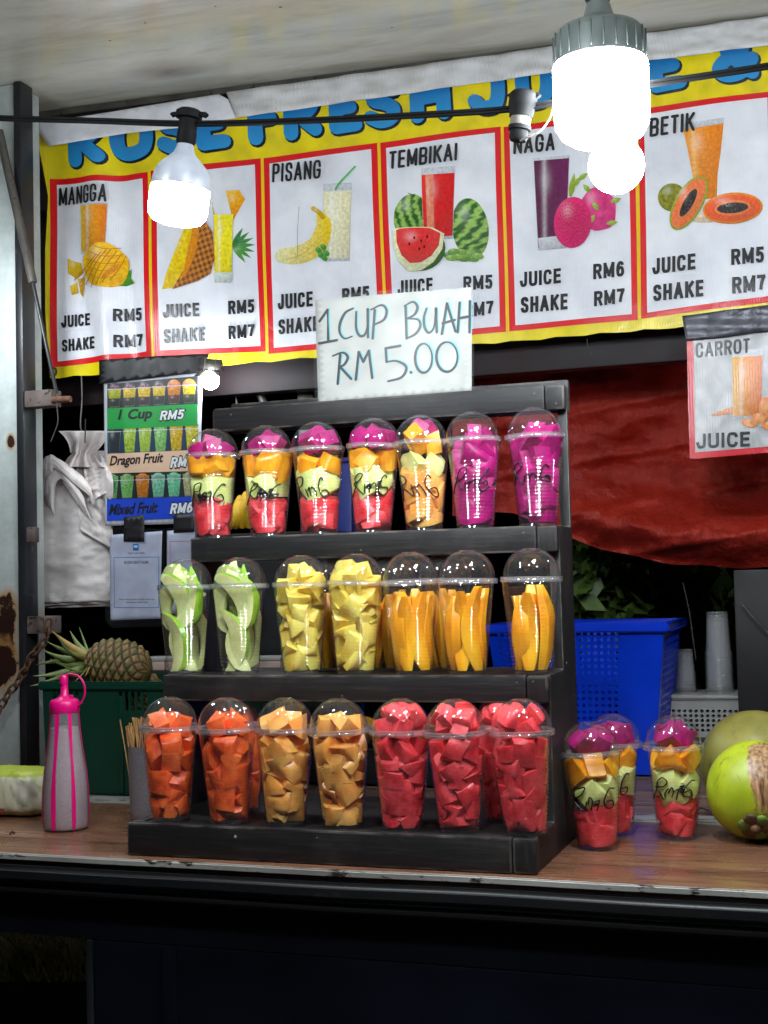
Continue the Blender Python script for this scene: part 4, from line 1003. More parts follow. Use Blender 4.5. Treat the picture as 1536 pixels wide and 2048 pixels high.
for i, px in enumerate((372, 481, 604, 711, 828, 934, 1066)):
    fruit_cup(kinds2[i], 'cup of %s, middle tier %s' % (desc2[i], place[i]), (cx(px, 1340, y2), y2, ZK[1]), 200+i, G2)
kinds3 = ['mixed', 'mixed', 'mixed', 'mixed', 'mixed_melon', 'dragonfruit', 'dragonfruit']
desc3 = ['layered mixed fruit', 'layered mixed fruit with black grapes', 'layered mixed fruit over square cut watermelon', 'layered mixed fruit with a wide band of mango', 'mixed fruit over pale orange melon', 'magenta dragon fruit chunks', 'magenta dragon fruit chunks']
pc = [(.078, -88), (.072, -88), (.078, -92), (.078, -84), (.078, -92), (.074, -92), (.085, -100)]
for i, px in enumerate((427, 536, 640, 746, 849, 951, 1077)):
    t = fruit_cup(kinds3[i], 'cup of %s, top tier %s' % (desc3[i].replace('in front of the menu board', 'by the menu board'), place[i]), (cx(px, 1058, y3), y3, ZK[2]), 300+i, G3)
    price(t, pc[i][0], sc=.038, ang=pc[i][1], blot=i in (1, 3))
for kind, px, py, y, z, lab in (('papaya', 482, 1625, .150, ZK[0]-.002, 'cup of papaya standing behind the second papaya cup of the bottom tier'),
                                ('watermelon', 1010, 1638, .150, ZK[0]-.002, 'cup of watermelon standing behind the last two cups of the bottom tier'),
                                ('mango', 668, 1325, .262, ZK[1]-.002, 'cup of mango standing behind the two pineapple cups'),
                                ('mango', 782, 1325, .262, ZK[1]-.002, 'cup of mango standing behind the gap between pineapple and mango cups'),
                                ('mango', 893, 1325, .262, ZK[1]-.002, 'cup of mango standing behind the middle tier mango cups')):
    fruit_cup(kind, lab, (cx(px, py, y), y, z), int(px), 'fruit cups in the second row of a tier')
G4 = 'mixed fruit cups on the counter'
for (px, py, yy, lab, sd) in ((1197, 1703, .222, 'mixed fruit cup marked Rm6 on the counter nearest the right side of the stand', 410), (1229, 1672, .345, 'mixed fruit cup half hidden behind another one right of the stand', 411), (1355, 1682, .335, 'mixed fruit cup standing alone on the counter between basket and coconut', 412)):
    t = fruit_cup('mixed', lab, (cx(px, py, yy), yy, .0012), sd, G4, -2.8 if sd == 410 else 0); price(t, .082, sc=.040, ang=-92 if sd != 412 else -100, blot=sd == 412)

# ================================================================== PRICE CARD ON THE STAND
SG = thing('price_card', 'white handwritten card reading 1 CUP BUAH RM 5.00 on top of the stand', 'sign', aty(790, 792, .342))
def local(o, t):
    o.data.transform(Matrix.Translation(-Vector(t.location))); return o
SS = Sheet(.3435, lambda x, y: .0012*math.sin(x/70))
SS.step = .0004
q = [(630, 600), (943, 574), (943, 782), (636, 806)]
local(SS.mesh('card', [(q, lambda x, y: lerpc(S(182, 183, 178), S(166, 168, 163), .5+fbm(x/40, y/40)), 0)], M['card'], SG, 20, thick=.001), SG)
local(SS.mesh('clear_sleeve', [([(624, 593), (948, 567), (948, 781), (631, 806)], S(255, 255, 255), 5)], M['sleeve2'], SG, 40), SG)
Z = lambda x, y: (x/2.954+520, y/2.954+250)
ST_ = [[(352, 1160), (400, 1092)], [(400, 1092), (402, 1180), (404, 1275)], [(350, 1290), (455, 1272)],
 [(550, 1085), (505, 1110), (475, 1170), (472, 1225), (500, 1262), (545, 1250)],
 [(570, 1105), (570, 1200), (590, 1245), (620, 1240), (636, 1190), (638, 1090)], [(638, 1090), (640, 1255)],
 [(680, 1095), (668, 1262)], [(658, 1092), (720, 1065), (750, 1095), (735, 1150), (675, 1182)],
 [(862, 1072), (868, 1262)], [(855, 1070), (905, 1045), (932, 1075), (915, 1120), (870, 1145)], [(870, 1145), (935, 1150), (948, 1190), (920, 1235), (868, 1262)],
 [(985, 1085), (970, 1140), (975, 1200), (1000, 1228), (1030, 1190), (1040, 1085)], [(1040, 1085), (1045, 1225)],
 [(1075, 1235), (1105, 1055)], [(1105, 1055), (1155, 1220)], [(1080, 1172), (1150, 1152)],
 [(1180, 1050), (1168, 1225)], [(1240, 1040), (1238, 1225)], [(1175, 1142), (1240, 1130)],
 [(475, 1358), (460, 1530)], [(430, 1365), (490, 1345), (520, 1372), (500, 1415), (470, 1430)], [(475, 1430), (540, 1500)],
 [(568, 1505), (585, 1342)], [(585, 1342), (612, 1400)], [(612, 1400), (645, 1335)], [(645, 1335), (665, 1495)],
 [(830, 1305), (745, 1320)], [(745, 1320), (750, 1400)], [(750, 1400), (810, 1395), (866, 1430), (840, 1490), (758, 1515)], [(892, 1461), (895, 1464)],
 [(968+50*math.cos(a_), 1378+86*math.sin(a_)) for a_ in [PI*k/8-1.8 for k in range(17)]], [(1105+62*math.cos(a_), 1370+88*math.sin(a_)) for a_ in [PI*k/8-1.8 for k in range(17)]]]
wr = []
for st in ST_:
    p = [Z(*c) for c in st]
    wr.append((stroke2d([(x+2.8, y-1.6) for x, y in p], 3.6, 4, len(p) > 2), S(96, 176, 186), 1))
    wr.append((stroke2d(p, lambda t: 4.3+1.2*math.sin(t*5+len(p)), 4, len(p) > 2), S(10, 20, 28), 2))
local(SS.mesh('handwriting', wr, M['paper'], SG, 30), SG)
gl_ = SS.mesh('smudge', [(ell(700+50*k, 620+35*(k % 3), 3, 2, n=8), S(160, 168, 166), 1) for k in range(5)], M['board'], SG); local(gl_, SG)

# ================================================================== LAMPS AND CABLE
def lamp(name, label, top, axis, parts, loc_off=None, group=None):
    """parts: list of (part name, profile [(r, z down from top)], material)"""
    t = thing(name, label, 'lamp', top, group); t.scale = (LK, LK, LK)
    ax = Vector(axis).normalized(); t.rotation_euler = Vector((0, 0, -1)).rotation_difference(ax).to_euler()
    for nm, pr, m in parts:
        me = lathe_mesh(nm, [(r, -z) for r, z in pr], 48); me.materials.append(m); link(nm, me, m, t)
    return t
def scl(pr, k): return [(r*k, z*k) for r, z in pr]
CY = -.25; LK = .905
A0, A1, A2, A3 = aty(-160, 226, CY), aty(377, 247, CY), aty(1045, 215, CY), aty(1760, 90, CY)
cab = catmull([A0, aty(0, 236, CY), aty(180, 241, CY), A1, aty(560, 243, CY), aty(800, 232, CY), A2, aty(1250, 176, CY), aty(1536, 132, CY), A3], 8)
parts = []
for dz in (-.0022, .0022):
    parts.append(tube_vf([p+Vector((0, .0005, dz)) for p in cab], .0026, 8))
V_, F_ = join(parts); o = pymesh('power_cable', V_, F_, M['socket'], None, sm=True)
tag(o, 'black twin core cable strung across the front of the banner', 'cable')
def socket_parts(h, wing=True):
    return [('socket', [(0, -.010), (.016, -.010), (.021, -.006), (.021, .004), (.015, .006), (.0145, h*.55), (.0155, h*.56), (.0155, h*.9), (.0135, h), (0, h)], M['socket'])]
u = .000795
top = aty(378, 232, CY); bot_ = aty(352, 450, CY)
L_ = (bot_-top).length
axis = (bot_-top)
left = lamp('hanging_lamp', 'lit white LED lamp at left, tilted, its neck in a black socket on the cable', top, axis,
     socket_parts(.046) + [('housing', [(.0125, .040), (.0135, .050), (.017, .060), (.028, .071), (.038, .081), (.0435, .092), (.0462, .104), (.0465, .116)], M['bulb_white']),
      ('diffuser', [(.0462, .1161), (.0470, .120), (.0468, .150), (.0450, .160), (.0390, .1675), (.028, .1715), (.012, .173), (0, .1731)], M['lit'])], group=None)
for s_ in (-1, 1):
    tube('socket_wing', [Vector((s_*.012, 0, .004)), Vector((s_*.029, 0, .002)), Vector((s_*.031, 0, .0))], .0045, M['socket'], left, 8)
ub = .00073
tb = aty(1196, 2, -.255)
big = lamp('hanging_lamp', 'large lit LED lamp with grey ribbed collar at the upper right', tb, (.0, 0, -1),
     [('socket', [(0, -.05), (.016, -.05), (.019, -.045), (.019, -.004), (.014, .006), (0, .006)], M['socket']),
      ('housing', [(.0160, .004), (.0185, .012), (.0215, .022), (.027, .031), (.045, .037), (.058, .043), (.0635, .049), (.065, .056), (.0653, .085), (.0655, .092)], M['bulb_grey']),
      ('diffuser', [(.0655, .0925), (.0672, .096), (.0675, .160), (.0655, .180), (.058, .194), (.044, .203), (.022, .208), (0, .209)], M['lit'])])
v_ = []
fins = []
for k in range(24):
    a_ = 2*PI*k/24; fins.append(tube_vf([Vector((.0655*math.cos(a_), .0655*math.sin(a_), -.050)), Vector((.0658*math.cos(a_), .0658*math.sin(a_), -.088))], .0012, 5))
V_, F_ = join(fins); o = pymesh('collar_ribs', V_, F_, M['bulb_grey'], big, sm=True)
gy = -.08; gp = aty(1237, 300, gy)
lamp('hanging_lamp', 'round lit globe lamp showing below the large grey lamp', aty(1225, 190, gy), (.02, 0, -1),
     [('socket', [(0, -.02), (.016, -.02), (.016, .03), (0, .03)], M['socket']), ('housing', [(.014, .03), (.016, .05), (.026, .068), (.034, .078)], M['bulb_white']),
      ('diffuser', [(.0335, .0782)]+[(.0432*math.cos(math.radians(a_)), .112-.0432*math.sin(math.radians(a_))) for a_ in range(45, -91, -9)], M['lit'])])
# its own short lead up to the cable
tag(tube('lamp_lead', catmull([aty(1225, 172, gy), aty(1222, 150, -.15), aty(1215, 178, CY+.006)], 6), .002, M['socket']), 'short black lead from the cable to the globe lamp, behind the large lamp', 'lead')
# empty socket with adapter and dangling lead
es = thing('empty_socket', 'black empty lamp socket with a loose lead, left of the large lamp', 'socket', A2)
def epart(name, prof_, p0, p1, m):
    me = lathe_mesh(name, prof_, 24, False); me.materials.append(m); o = link(name, me, m, es)
    o.rotation_euler = Vector((0, 0, 1)).rotation_difference((p1-p0).normalized()).to_euler(); o.location = p0-A2; return o
e0, e1 = aty(1048, 184, CY), aty(1036, 282, CY); Ls = (e1-e0).length
epart('socket_body', [(0, 0), (.015, 0), (.0185, .004), (.0185, Ls*.30), (.0165, Ls*.34), (.0155, Ls*.52), (0, Ls*.52)], e0, e1, M['socket'])
epart('adapter_ring', [(0, Ls*.52), (.0135, Ls*.521), (.0132, Ls*.70), (0, Ls*.70)], e0, e1, M['adapter'])
epart('socket_cap', [(0, Ls*.70), (.0150, Ls*.701), (.0150, Ls*.78), (.0120, Ls*.80), (.0125, Ls*.93), (.0105, Ls), (.004, Ls*1.01), (0, Ls*.97)], e0, e1, M['socket'])
for s_ in (-1, 1):
    tube('socket_wing', [aty(1048+s_*12, 196, CY)-A2, aty(1048+s_*27, 190, CY)-A2, aty(1048+s_*30, 194, CY)-A2], .0040, M['socket'], es, 8)
tube('loose_lead', [q-A2 for q in catmull([aty(1040, 282, CY-.012), aty(1056, 274, CY-.014), aty(1080, 262, CY-.012), aty(1100, 235, CY-.006), aty(1108, 205, CY)], 6)], .0014, M['adapter'], es, 6)
# small lamp clipped by the menu board
cl = thing('clip_lamp', 'small lit bulb under a metal clip at the upper right of the cup menu board', 'lamp', aty(420, 735, .95))
def loc2(o, t): o.data.transform(Matrix.Translation(-Vector(t.location))); return o
s1 = Sheet(.950); 
o = s1.mesh('clip_plate', [([(398, 716), (444, 719), (446, 742), (396, 742)], S(120, 120, 120), 0)], M['grey_metal'], cl, 30, thick=.004); loc2(o, cl)
o = s1.mesh('shade_plate', [([(388, 753), (400, 738), (440, 742), (437, 752)], S(120, 120, 120), 2)], M['grey_metal'], cl, 30, thick=.002); loc2(o, cl)
for x in (410, 432): tube('clip_wire', [aty(x, 716, .945)-cl.location, aty(x-3, 742, .944)-cl.location], .0012, M['grey_metal'], cl, 6)
me = lathe_mesh('bulb', [(.0*1, .0295)]+[(.0222*math.cos(math.radians(a_)), .0222*math.sin(math.radians(a_))) for a_ in range(60, -91, -10)], 28); me.materials.append(M['lit_small'])
o = link('bulb', me, M['lit_small'], cl); o.location = aty(420, 761, .955)-cl.location
# further lamps at the front edge of the canopy, and two added to brighten the sides (above and beside the picture)
def plain_lamp(label, pos):
    t = lamp('hanging_lamp', label, pos, (0, 0, -1), [], group=None)
    tube('lead', [Vector((0, 0, .004)), Vector((0, 0, (zc(pos[0])-pos[2])/LK))], .003, M['socket'], t, 8)
    for ch in left.children:
        c = ch.copy(); COL.objects.link(c); c.parent = t
        if pos[1] < -.5 and c.name.startswith('diffuser'):
            c.data = c.data.copy(); c.data.materials[0] = M['lit_front']
    return t
plain_lamp('lit white lamp hanging from the canopy front, left of the camera', (-.66, -.66, 1.27))
plain_lamp('lit white lamp hanging from the canopy front, above the camera', (.02, -.66, 1.27))
plain_lamp('lit white lamp added beyond the left edge of the picture to brighten the bags', (-1.40, .50, 1.26))  # unseen lamp added to brighten bags, pillar and pineapple; stands off the cable
plain_lamp('lit white lamp added beyond the right edge of the picture to brighten the tarpaulin', (.98, .62, 1.40))  # unseen lamp added to brighten the tarpaulin, carrot sign and baskets
plain_lamp('lit white lamp hanging from the canopy front, right of the camera', (.62, -.66, 1.27))

# ================================================================== LEFT END OF THE COUNTER
def plast(name, c, rough=.35, **k): return simple(name, c, tuple(x*.85 for x in c[:3])+(1,), 12, rough, rv=.06, **k)
M['pink'] = plast('pink_plastic', S(226, 16, 120), .3)
M['milky'] = clear_plastic('milky_bottle_plastic', base=.03, haze=.16, rough=.15)
M['powder'] = simple('plum_powder', S(152, 124, 130), S(138, 110, 116), 200, .7, bumpS=.1, detail=4)
M['tumbler'] = simple('grey_tumbler_plastic', S(134, 130, 136), S(118, 114, 120), 300, .4)
M['bamboo'] = simple('bamboo', S(214, 168, 112), S(176, 128, 76), 60, .6)
M['green'] = plast('dark_green_plastic', S(8, 62, 48), .4)
M['blue'] = plast('blue_plastic', S(0, 58, 214), .25)
M['blue2'] = plast('dark_blue_plastic', S(10, 40, 130), .4)
M['grey_plastic'] = plast('grey_white_plastic', S(176, 176, 172), .4)
M['bag'] = simple('white_polythene', S(240, 234, 232), S(222, 214, 214), 9, .34, bumpS=.8, bumpD=.006, stretch=(1, 1, 2.2), detail=9)
M['bag2'] = simple('white_polythene_fold', S(240, 232, 230), S(218, 208, 206), 30, .3, bumpS=.6, bumpD=.003)

bp_ = atz(120, 1662, 0)
BT = thing('squeeze_bottle', 'pink capped squeeze bottle of pale powder with pink stripes', 'bottle', bp_+Vector((0, .02, .0006)))
def lpart(name, pr, m, parent, loc=(0, 0, 0), seg=40, **k):
    me = lathe_mesh(name, pr, seg, **k); me.materials.append(m); return link(name, me, m, parent, loc=loc)
bprof = [(0, .001), (.037, .0), (.041, .004), (.0425, .014), (.0428, .05), (.0415, .078), (.0388, .105), (.0350, .128), (.0312, .155), (.0285, .178), (.0268, .198), (.0258, .211)]
def br(z):
    for (r0, z0), (r1, z1) in zip(bprof[1:], bprof[2:]):
        if z <= z1: return r0+(r1-r0)*max(0, (z-z0))/(z1-z0+1e-9)
    return .0258
lpart('body', bprof, M['milky'], BT)
lpart('powder_fill', [(max(0, r-.0016), max(z, .003)) for r, z in bprof if z < .18]+[(.026, .183), (.012, .186), (0, .1865)], M['powder'], BT)
lpart('cap', [(.0262, .2105), (.0272, .212), (.0270, .229), (.0240, .2335), (.012, .238), (.0075, .243), (.0062, .262), (.0, .262)], M['pink'], BT)
lpart('nozzle_tip', [(.0075, .2615), (.0078, .263), (.0078, .2765), (.0062, .2785), (0, .2785)], M['pink'], BT, (-.001, 0, 0), 20)
lpart('strap_stub', [(.004, .234), (.004, .2425), (0, .243)], M['pink'], BT, (.0165, -.004, 0), 12)
tube('strap', catmull([(.026, 0, .222), (.036, 0, .229), (.043, 0, .245), (.041, 0, .263), (.030, 0, .276), (.014, 0, .280), (.003, 0, .2785)], 6), .0019, M['pink'], BT, 8)
def vstripe(ang, w0):
    v, f = [], []
    for i in range(26):
        z = .004+.206*i/25; r = br(z)+.0005
        for s_ in (-1, 1):
            a_ = math.radians(ang)+s_*w0*(1+.25*math.sin(i*.3))/r/2; v.append((r*math.cos(a_), r*math.sin(a_), z))
    for i in range(25): f.append((2*i, 2*i+1, 2*i+3, 2*i+2))
    return pymesh('pink_stripe', v, f, M['pink'], BT, sm=True)
for a_, w0 in ((-88, .0078), (-132, .0058), (-38, .006), (15, .006), (80, .006), (150, .006), (-168, .005)): vstripe(a_, w0)

tp_ = atz(284, 1652, 0)+Vector((0, .03, .0006))
TB = thing('skewer_holder', 'grey plastic tumbler holding skewers behind the left papaya cup', 'container', tp_)
lpart('tumbler', [(0, .001), (.030, 0), (.0345, .004), (.0365, .02), (.0385, .140), (.0392, .143), (.0375, .143), (.036, .12), (.0330, .01), (0, .006)], M['tumbler'], TB)
sk_ = []
rg = random.Random(5)
for k in range(90):
    a_, r_ = rg.uniform(0, 6.28), .030*math.sqrt(rg.random()); tx, ty = rg.uniform(-.028, .012), rg.uniform(-.012, .012)
    b0 = Vector((r_*math.cos(a_), r_*math.sin(a_), .02)); hh = rg.uniform(.150, .176)
    sk_.append(tube_vf([b0, b0+Vector((tx*.7, ty*.7, hh*.72)), b0+Vector((tx, ty, hh))], .0013, 5))
V_, F_ = join(sk_); o = pymesh('bamboo_skewers', V_, F_, M['bamboo'], None, loc=tp_)
tag(o, 'bundle of bamboo skewers standing in the grey tumbler', 'skewers', kind='stuff')
pk = thing('skewer_packet', 'clear packet of bamboo sticks standing behind the skewer tumbler', 'packet', tp_+Vector((.01, .052, 0)))
for k in range(16): tube('stick', [(-.040+k*.005, 0, .05), (-.040+k*.005+rg.uniform(-.001, .001), 0, .194)], .0021, M['bamboo'], pk, 6)
box('wrapper', (-.044, -.003, .0), (.044, .003, .198), M['sleeve'], pk, .001)

# wet wipes pack
wp0, wp1 = atz(-150, 1650, 0), atz(78, 1640, 0)
WP = thing('wipes_pack', 'cream and lime pillow pack with a flower print at the left edge', 'pack', ((wp0.x+wp1.x)/2, .315, .0006))
hx, hy, hz = (wp1.x-wp0.x)/2, .055, .045
V_, C_ = [], []; nu, nv = 60, 48
for i in range(nu+1):
    t = -1+2*i/nu; e = (1-abs(t)**6)**.5*.96+.04
    for j in range(nv):
        a_ = 2*PI*j/nv; c, s_ = math.cos(a_), math.sin(a_)
        y = hy*math.copysign(abs(c)**.55, c)*e; z = hz+hz*math.copysign(abs(s_)**.55, s_)*e
        y += .002*noise.noise(Vector((t*7, j*.3, 1))); V_.append((hx*t, y, max(0, z+.0015*noise.noise(Vector((t*9, z*90, 4))))))
        col = S(222, 222, 196)
        if z > .078 and y < .045: col = S(176, 190, 60)
        elif y < 0:
            fx, fz = hx*t-(hx-.035), z-.048
            n_ = noise.noise(Vector((hx*t*60, z*60, 2)))
            if fx*fx+fz*fz < .0006: col = lerpc(S(150, 156, 120), S(236, 232, 222), .5+n_)
            elif n_ > .28: col = S(196, 204, 150)
        C_.append(col)
F_ = [(i*nv+j, i*nv+(j+1) % nv, (i+1)*nv+(j+1) % nv, (i+1)*nv+j) for i in range(nu) for j in range(nv)]+[tuple(range(nv))[::-1], tuple(nu*nv+j for j in range(nv))]
o = pymesh('wrapper', V_, F_, M['paper'], WP, sm=True); ca = o.data.color_attributes.new('ink', 'FLOAT_COLOR', 'POINT'); ca.data.foreach_set('color', [q for c in C_ for q in c])
sh = Sheet(.2585); o = sh.mesh('brand_mark', [(text2d('CI', -3, 9, 1629, 1629, 12, bold=.05), S(150, 30, 40), 0)], M['paper'], WP); o.data.transform(Matrix.Translation(-WP.location))

# perforated plates
def perforated(P, xs, ys, hole, n=8):
    """P(u, v) maps the plate; hole(i, j) gives (fx, fy) half sizes of the opening as a fraction of the cell, or None"""
    v, f = [], []
    def add(u, w_): v.append(P(u, w_)); return len(v)-1
    for i in range(len(xs)-1):
        for j in range(len(ys)-1):
            x0, x1, y0, y1_ = xs[i], xs[i+1], ys[j], ys[j+1]; h = hole(i, j)
            bd = [(x0, y0), ((x0+x1)/2, y0), (x1, y0), (x1, (y0+y1_)/2), (x1, y1_), ((x0+x1)/2, y1_), (x0, y1_), (x0, (y0+y1_)/2)]
            o_ = [add(*q) for q in bd]
            if not h: f.append(tuple(o_)); continue
            cx_, cy_ = (x0+x1)/2, (y0+y1_)/2; inn = []
            for k in range(8):
                if n == 8:
                    a_ = math.radians(-135+45*k); q = (cx_+(x1-x0)*h[0]*math.cos(a_), cy_+(y1_-y0)*h[1]*math.sin(a_))
                else:
                    q = (cx_+(bd[k][0]-cx_)*2*h[0], cy_+(bd[k][1]-cy_)*2*h[1])
                inn.append(add(*q))
            for k in range(8): f.append((o_[k], o_[(k+1) % 8], inn[(k+1) % 8], inn[k]))
    return v, f
def plate(name, P, xs, ys, hole, m, parent, n=8, thick=.003):
    v, f = perforated(P, xs, ys, hole, n)
    bm = bmesh.new(); vs = [bm.verts.new(q) for q in v]
    for q in f: bm.faces.new([vs[i] for i in q])
    bmesh.ops.remove_doubles(bm, verts=bm.verts[:], dist=1e-5); bmesh.ops.recalc_face_normals(bm, faces=bm.faces[:])
    o = bmobj(name, bm, m, parent); md = o.modifiers.new('thickness', 'SOLIDIFY'); md.thickness = thick; md.offset = 0; return o
def lsp(a, b, n): return [a+(b-a)*k/n for k in range(n+1)]
def basket(name, label, cat, lo, hi, h, flare, m, front, side, loc_z=.0006, rim=.010, rimh=.016, back=True, group=None):
    """open tapered basket; front/side = (xs, ys, hole, n)"""
    c = Vector(((lo[0]+hi[0])/2, (lo[1]+hi[1])/2, loc_z)); t = thing(name, label, cat, c, group)
    hx_, hy_ = (hi[0]-lo[0])/2, (hi[1]-lo[1])/2
    def S_(ax, sg):
        def P(u, v):
            fx, fy = hx_+flare*v, hy_+flare*v
            return Vector(((2*u-1)*fx, sg*fy, v*h)) if ax == 'y' else Vector((sg*fx, (2*u-1)*fy, v*h))
        return P
    for ax, sg, spec in (('y', -1, front), ('x', 1, side), ('y', 1, front), ('x', -1, side)):
        plate('wall', S_(ax, sg), spec[0], spec[1], spec[2], m, t, spec[3])
    box('floor', (-hx_, -hy_, 0), (hx_, hy_, .003), m, t, 0)
    R = rim; X, Y = hx_+flare, hy_+flare
    bm = bmesh.new()
    for (a_, b_) in (((-X-R, -Y-R), (X+R, -Y+.003)), ((-X-R, Y-.003), (X+R, Y+R)), ((-X-R, -Y+.003), (-X+.003, Y-.003)), ((X-.003, -Y+.003), (X+R, Y-.003))):
        b3 = box_bm((a_[0], a_[1], h-rimh), (b_[0], b_[1], h), 0)
        me = bpy.data.meshes.new('t'); b3.to_mesh(me); b3.free(); bm.from_mesh(me); bpy.data.meshes.remove(me)
    bmesh.ops.remove_doubles(bm, verts=bm.verts[:], dist=1e-5)
    bmesh.ops.bevel(bm, geom=[e for e in bm.edges if len(e.link_faces) == 2 and e.calc_face_angle(0) > 1], offset=.003, segments=2, affect='EDGES')
    bmobj('rim', bm, m, t, sm=True, ang=40)
    return t
# green crate
g0, g1 = atz(72, 1592, 0), atz(520, 1592, 0); gh = aty(190, 1364, .55).z
xs = []; gx0, gx1 = 0, 1
slots = []
def slotgrp(a_, b_, n_):
    s_ = []
    for k in range(n_): s_ += [a_+(b_-a_)*k/n_, a_+(b_-a_)*(k+.55)/n_]
    return s_
sg = slotgrp(.05, .19, 5)+slotgrp(.38, .53, 5)+slotgrp(.80, .95, 5)
fx_ = [0]+sg+[1]
holeset = {1+2*k for k in range(15)}
crt = basket('green_crate', 'dark green slotted plastic crate holding pineapples', 'crate', (g0.x, .56), (g1.x, .80), gh, .006, M['green'],
       (fx_, [0, .06, .12, .74, .915, 1], lambda i, j: (.5*.999, .47) if (i in holeset and j == 3) else None, 4),
       (lsp(0, 1, 12), [0, .2, .7, .9, 1], lambda i, j: (.3, .4) if j == 2 and 0 < i < 11 else None, 4), rim=.008, rimh=.018)
for x_ in (-.7, -.25, .2, .65):
    box('rib', (x_*(g1.x-g0.x)/2, -.128, .004), (x_*(g1.x-g0.x)/2+.010, -.1225, gh-.03), M['green'], crt, .001)
# pineapples
def ink_mat(name, rough=.5, bs=.4):
    m, n, b = mat(name); at_ = N(n, 'ShaderNodeAttribute', attribute_name='ink'); n.links.new(at_.outputs['Color'], b.inputs['Base Color']); b.inputs['Roughness'].default_value = rough
    tx = N(n, 'ShaderNodeTexNoise', i_Scale=160.0, i_Detail=6); n.links.new(coords(n), tx.inputs[0]); bump(n, b, tx.outputs['Fac'], bs, .001); return m
M['pine_rind'] = ink_mat('pineapple_rind'); M['pine_leaf'] = simple('pineapple_leaf', S(142, 158, 92), S(86, 108, 58), 20, .45, stretch=(1, 1, 1), bumpS=.3)
M['dry_leaf'] = simple('dried_leaf', S(196, 164, 96), S(140, 120, 64), 20, .6)
def pineapple(label, c, L, R, ang, leaves, rng):
    t = thing('pineapple', label, 'pineapple', c, 'pineapples lying in the green crate', (0, math.radians(ang), 0))
    V_, C_ = [], []; nu, nv = 130, 150
    for i in range(nu+1):
        uu = i/nu; x = -L+2*L*uu; r = R*max(.02, (1-abs(2*uu-1)**2.6))**.5
        for j in range(nv):
            th = 2*PI*j/nv; a_ = uu*8.0; b_ = th*9/(2*PI)
            p_, q_ = a_+b_, a_-b_; fx, fy = (p_ % 1)-.5, (q_ % 1)-.5; d = 1-2*max(abs(fx), abs(fy))
            hgt = .0065*min(1, d*2.2)**.6-.0035+(.0035*math.exp(-((fx*fx+fy*fy)/.012))); rr = r+hgt*(r/R)
            V_.append((x, rr*math.cos(th), rr*math.sin(th)))
            k_ = noise.noise(Vector((x*50, th*3, c[0])))
            C_.append(lerpc(S(48, 34, 20), lerpc(S(112, 108, 54), S(150, 116, 74), .5+k_*1.5), d*2.2))
    F_ = [(i*nv+j, i*nv+(j+1) % nv, (i+1)*nv+(j+1) % nv, (i+1)*nv+j) for i in range(nu) for j in range(nv)]+[tuple(range(nv))[::-1], tuple(nu*nv+j for j in range(nv))]
    o = pymesh('rind', V_, F_, M['pine_rind'], t, sm=True); ca = o.data.color_attributes.new('ink', 'FLOAT_COLOR', 'POINT'); ca.data.foreach_set('color', [q for cc in C_ for q in cc])
    for tip, wdt, bend, mm in leaves: leafmesh(t, Vector((-L*.93, 0, 0)), Vector(tip), wdt, bend, mm)
    return t
def leafmesh(t, a, b, wdt, bend, mm, name='leaf'):
    b = Vector(b); n = 12; v, f = [], []; d = (b-a); sd = d.cross(Vector((0, 1, 0)))
    if sd.length < 1e-5: sd = Vector((0, 0, 1))
    sd.normalize(); mid = (a+b)/2+sd*bend; P_ = [a*(1-s)**2+mid*2*s*(1-s)+b*s*s for s in [k/n for k in range(n+1)]]
    for k, p in enumerate(P_):
        tt = (P_[min(n, k+1)]-P_[max(0, k-1)]).normalized(); w1 = tt.cross(Vector((.25, 1, .2))).normalized(); w_ = wdt*(1-(k/n)**1.6)*.5+.0004
        nn = w1.cross(tt).normalized(); v += [p+w1*w_+nn*w_*.45, p, p-w1*w_+nn*w_*.45]
    for k in range(n): f += [(3*k, 3*k+1, 3*k+4, 3*k+3), (3*k+1, 3*k+2, 3*k+5, 3*k+4)]
    o = pymesh(name, v, f, M[mm], t, sm=True); md = o.modifiers.new('thickness', 'SOLIDIFY'); md.thickness = .0012; return o
pc_ = aty(236, 1332, .66); rng = random.Random(3)
tips = []
for (x, y, dy, wd, bd, mm) in ((66, 1352, -.09, .022, .02, 'pine_leaf'), (84, 1364, -.10, .020, .015, 'pine_leaf'), (86, 1300, -.03, .026, .02, 'pine_leaf'), (104, 1262, .0, .030, .01, 'dry_leaf'), (140, 1262, .02, .028, .012, 'pine_leaf'),
                               (112, 1352, -.10, .020, .03, 'pine_leaf'), (150, 1362, -.09, .016, .02, 'dry_leaf'), (72, 1330, .02, .02, -.01, 'pine_leaf'), (124, 1330, -.10, .026, .035, 'pine_leaf'), (158, 1254, .04, .012, .0, 'pine_leaf'),
                               (92, 1282, .05, .022, .01, 'pine_leaf'), (118, 1276, -.06, .024, .03, 'pine_leaf'), (60, 1372, -.06, .018, .02, 'pine_leaf'), (138, 1300, -.06, .026, .02, 'dry_leaf'), (170, 1352, -.08, .014, .02, 'dry_leaf'), (100, 1318, -.08, .02, .03, 'pine_leaf')):
    q = aty(x, y, .66+dy); tips.append((q-pc_, wd, bd, mm))
pineapple('pineapple lying in the green crate with its leafy crown to the left', pc_, .078, .056, 8, [(tuple(Matrix.Rotation(-math.radians(8), 3, 'Y') @ a_), b_, c_, d_) for a_, b_, c_, d_ in tips], rng)
p2 = aty(262, 1385, .745)
pineapple('second pineapple deeper in the green crate, only leaf tips above the rim', p2, .075, .050, -6, [(tuple(aty(x, y, .745)-p2), .012, 0, 'pine_leaf') for x, y in ((270, 1283), (277, 1302), (292, 1312))], rng)
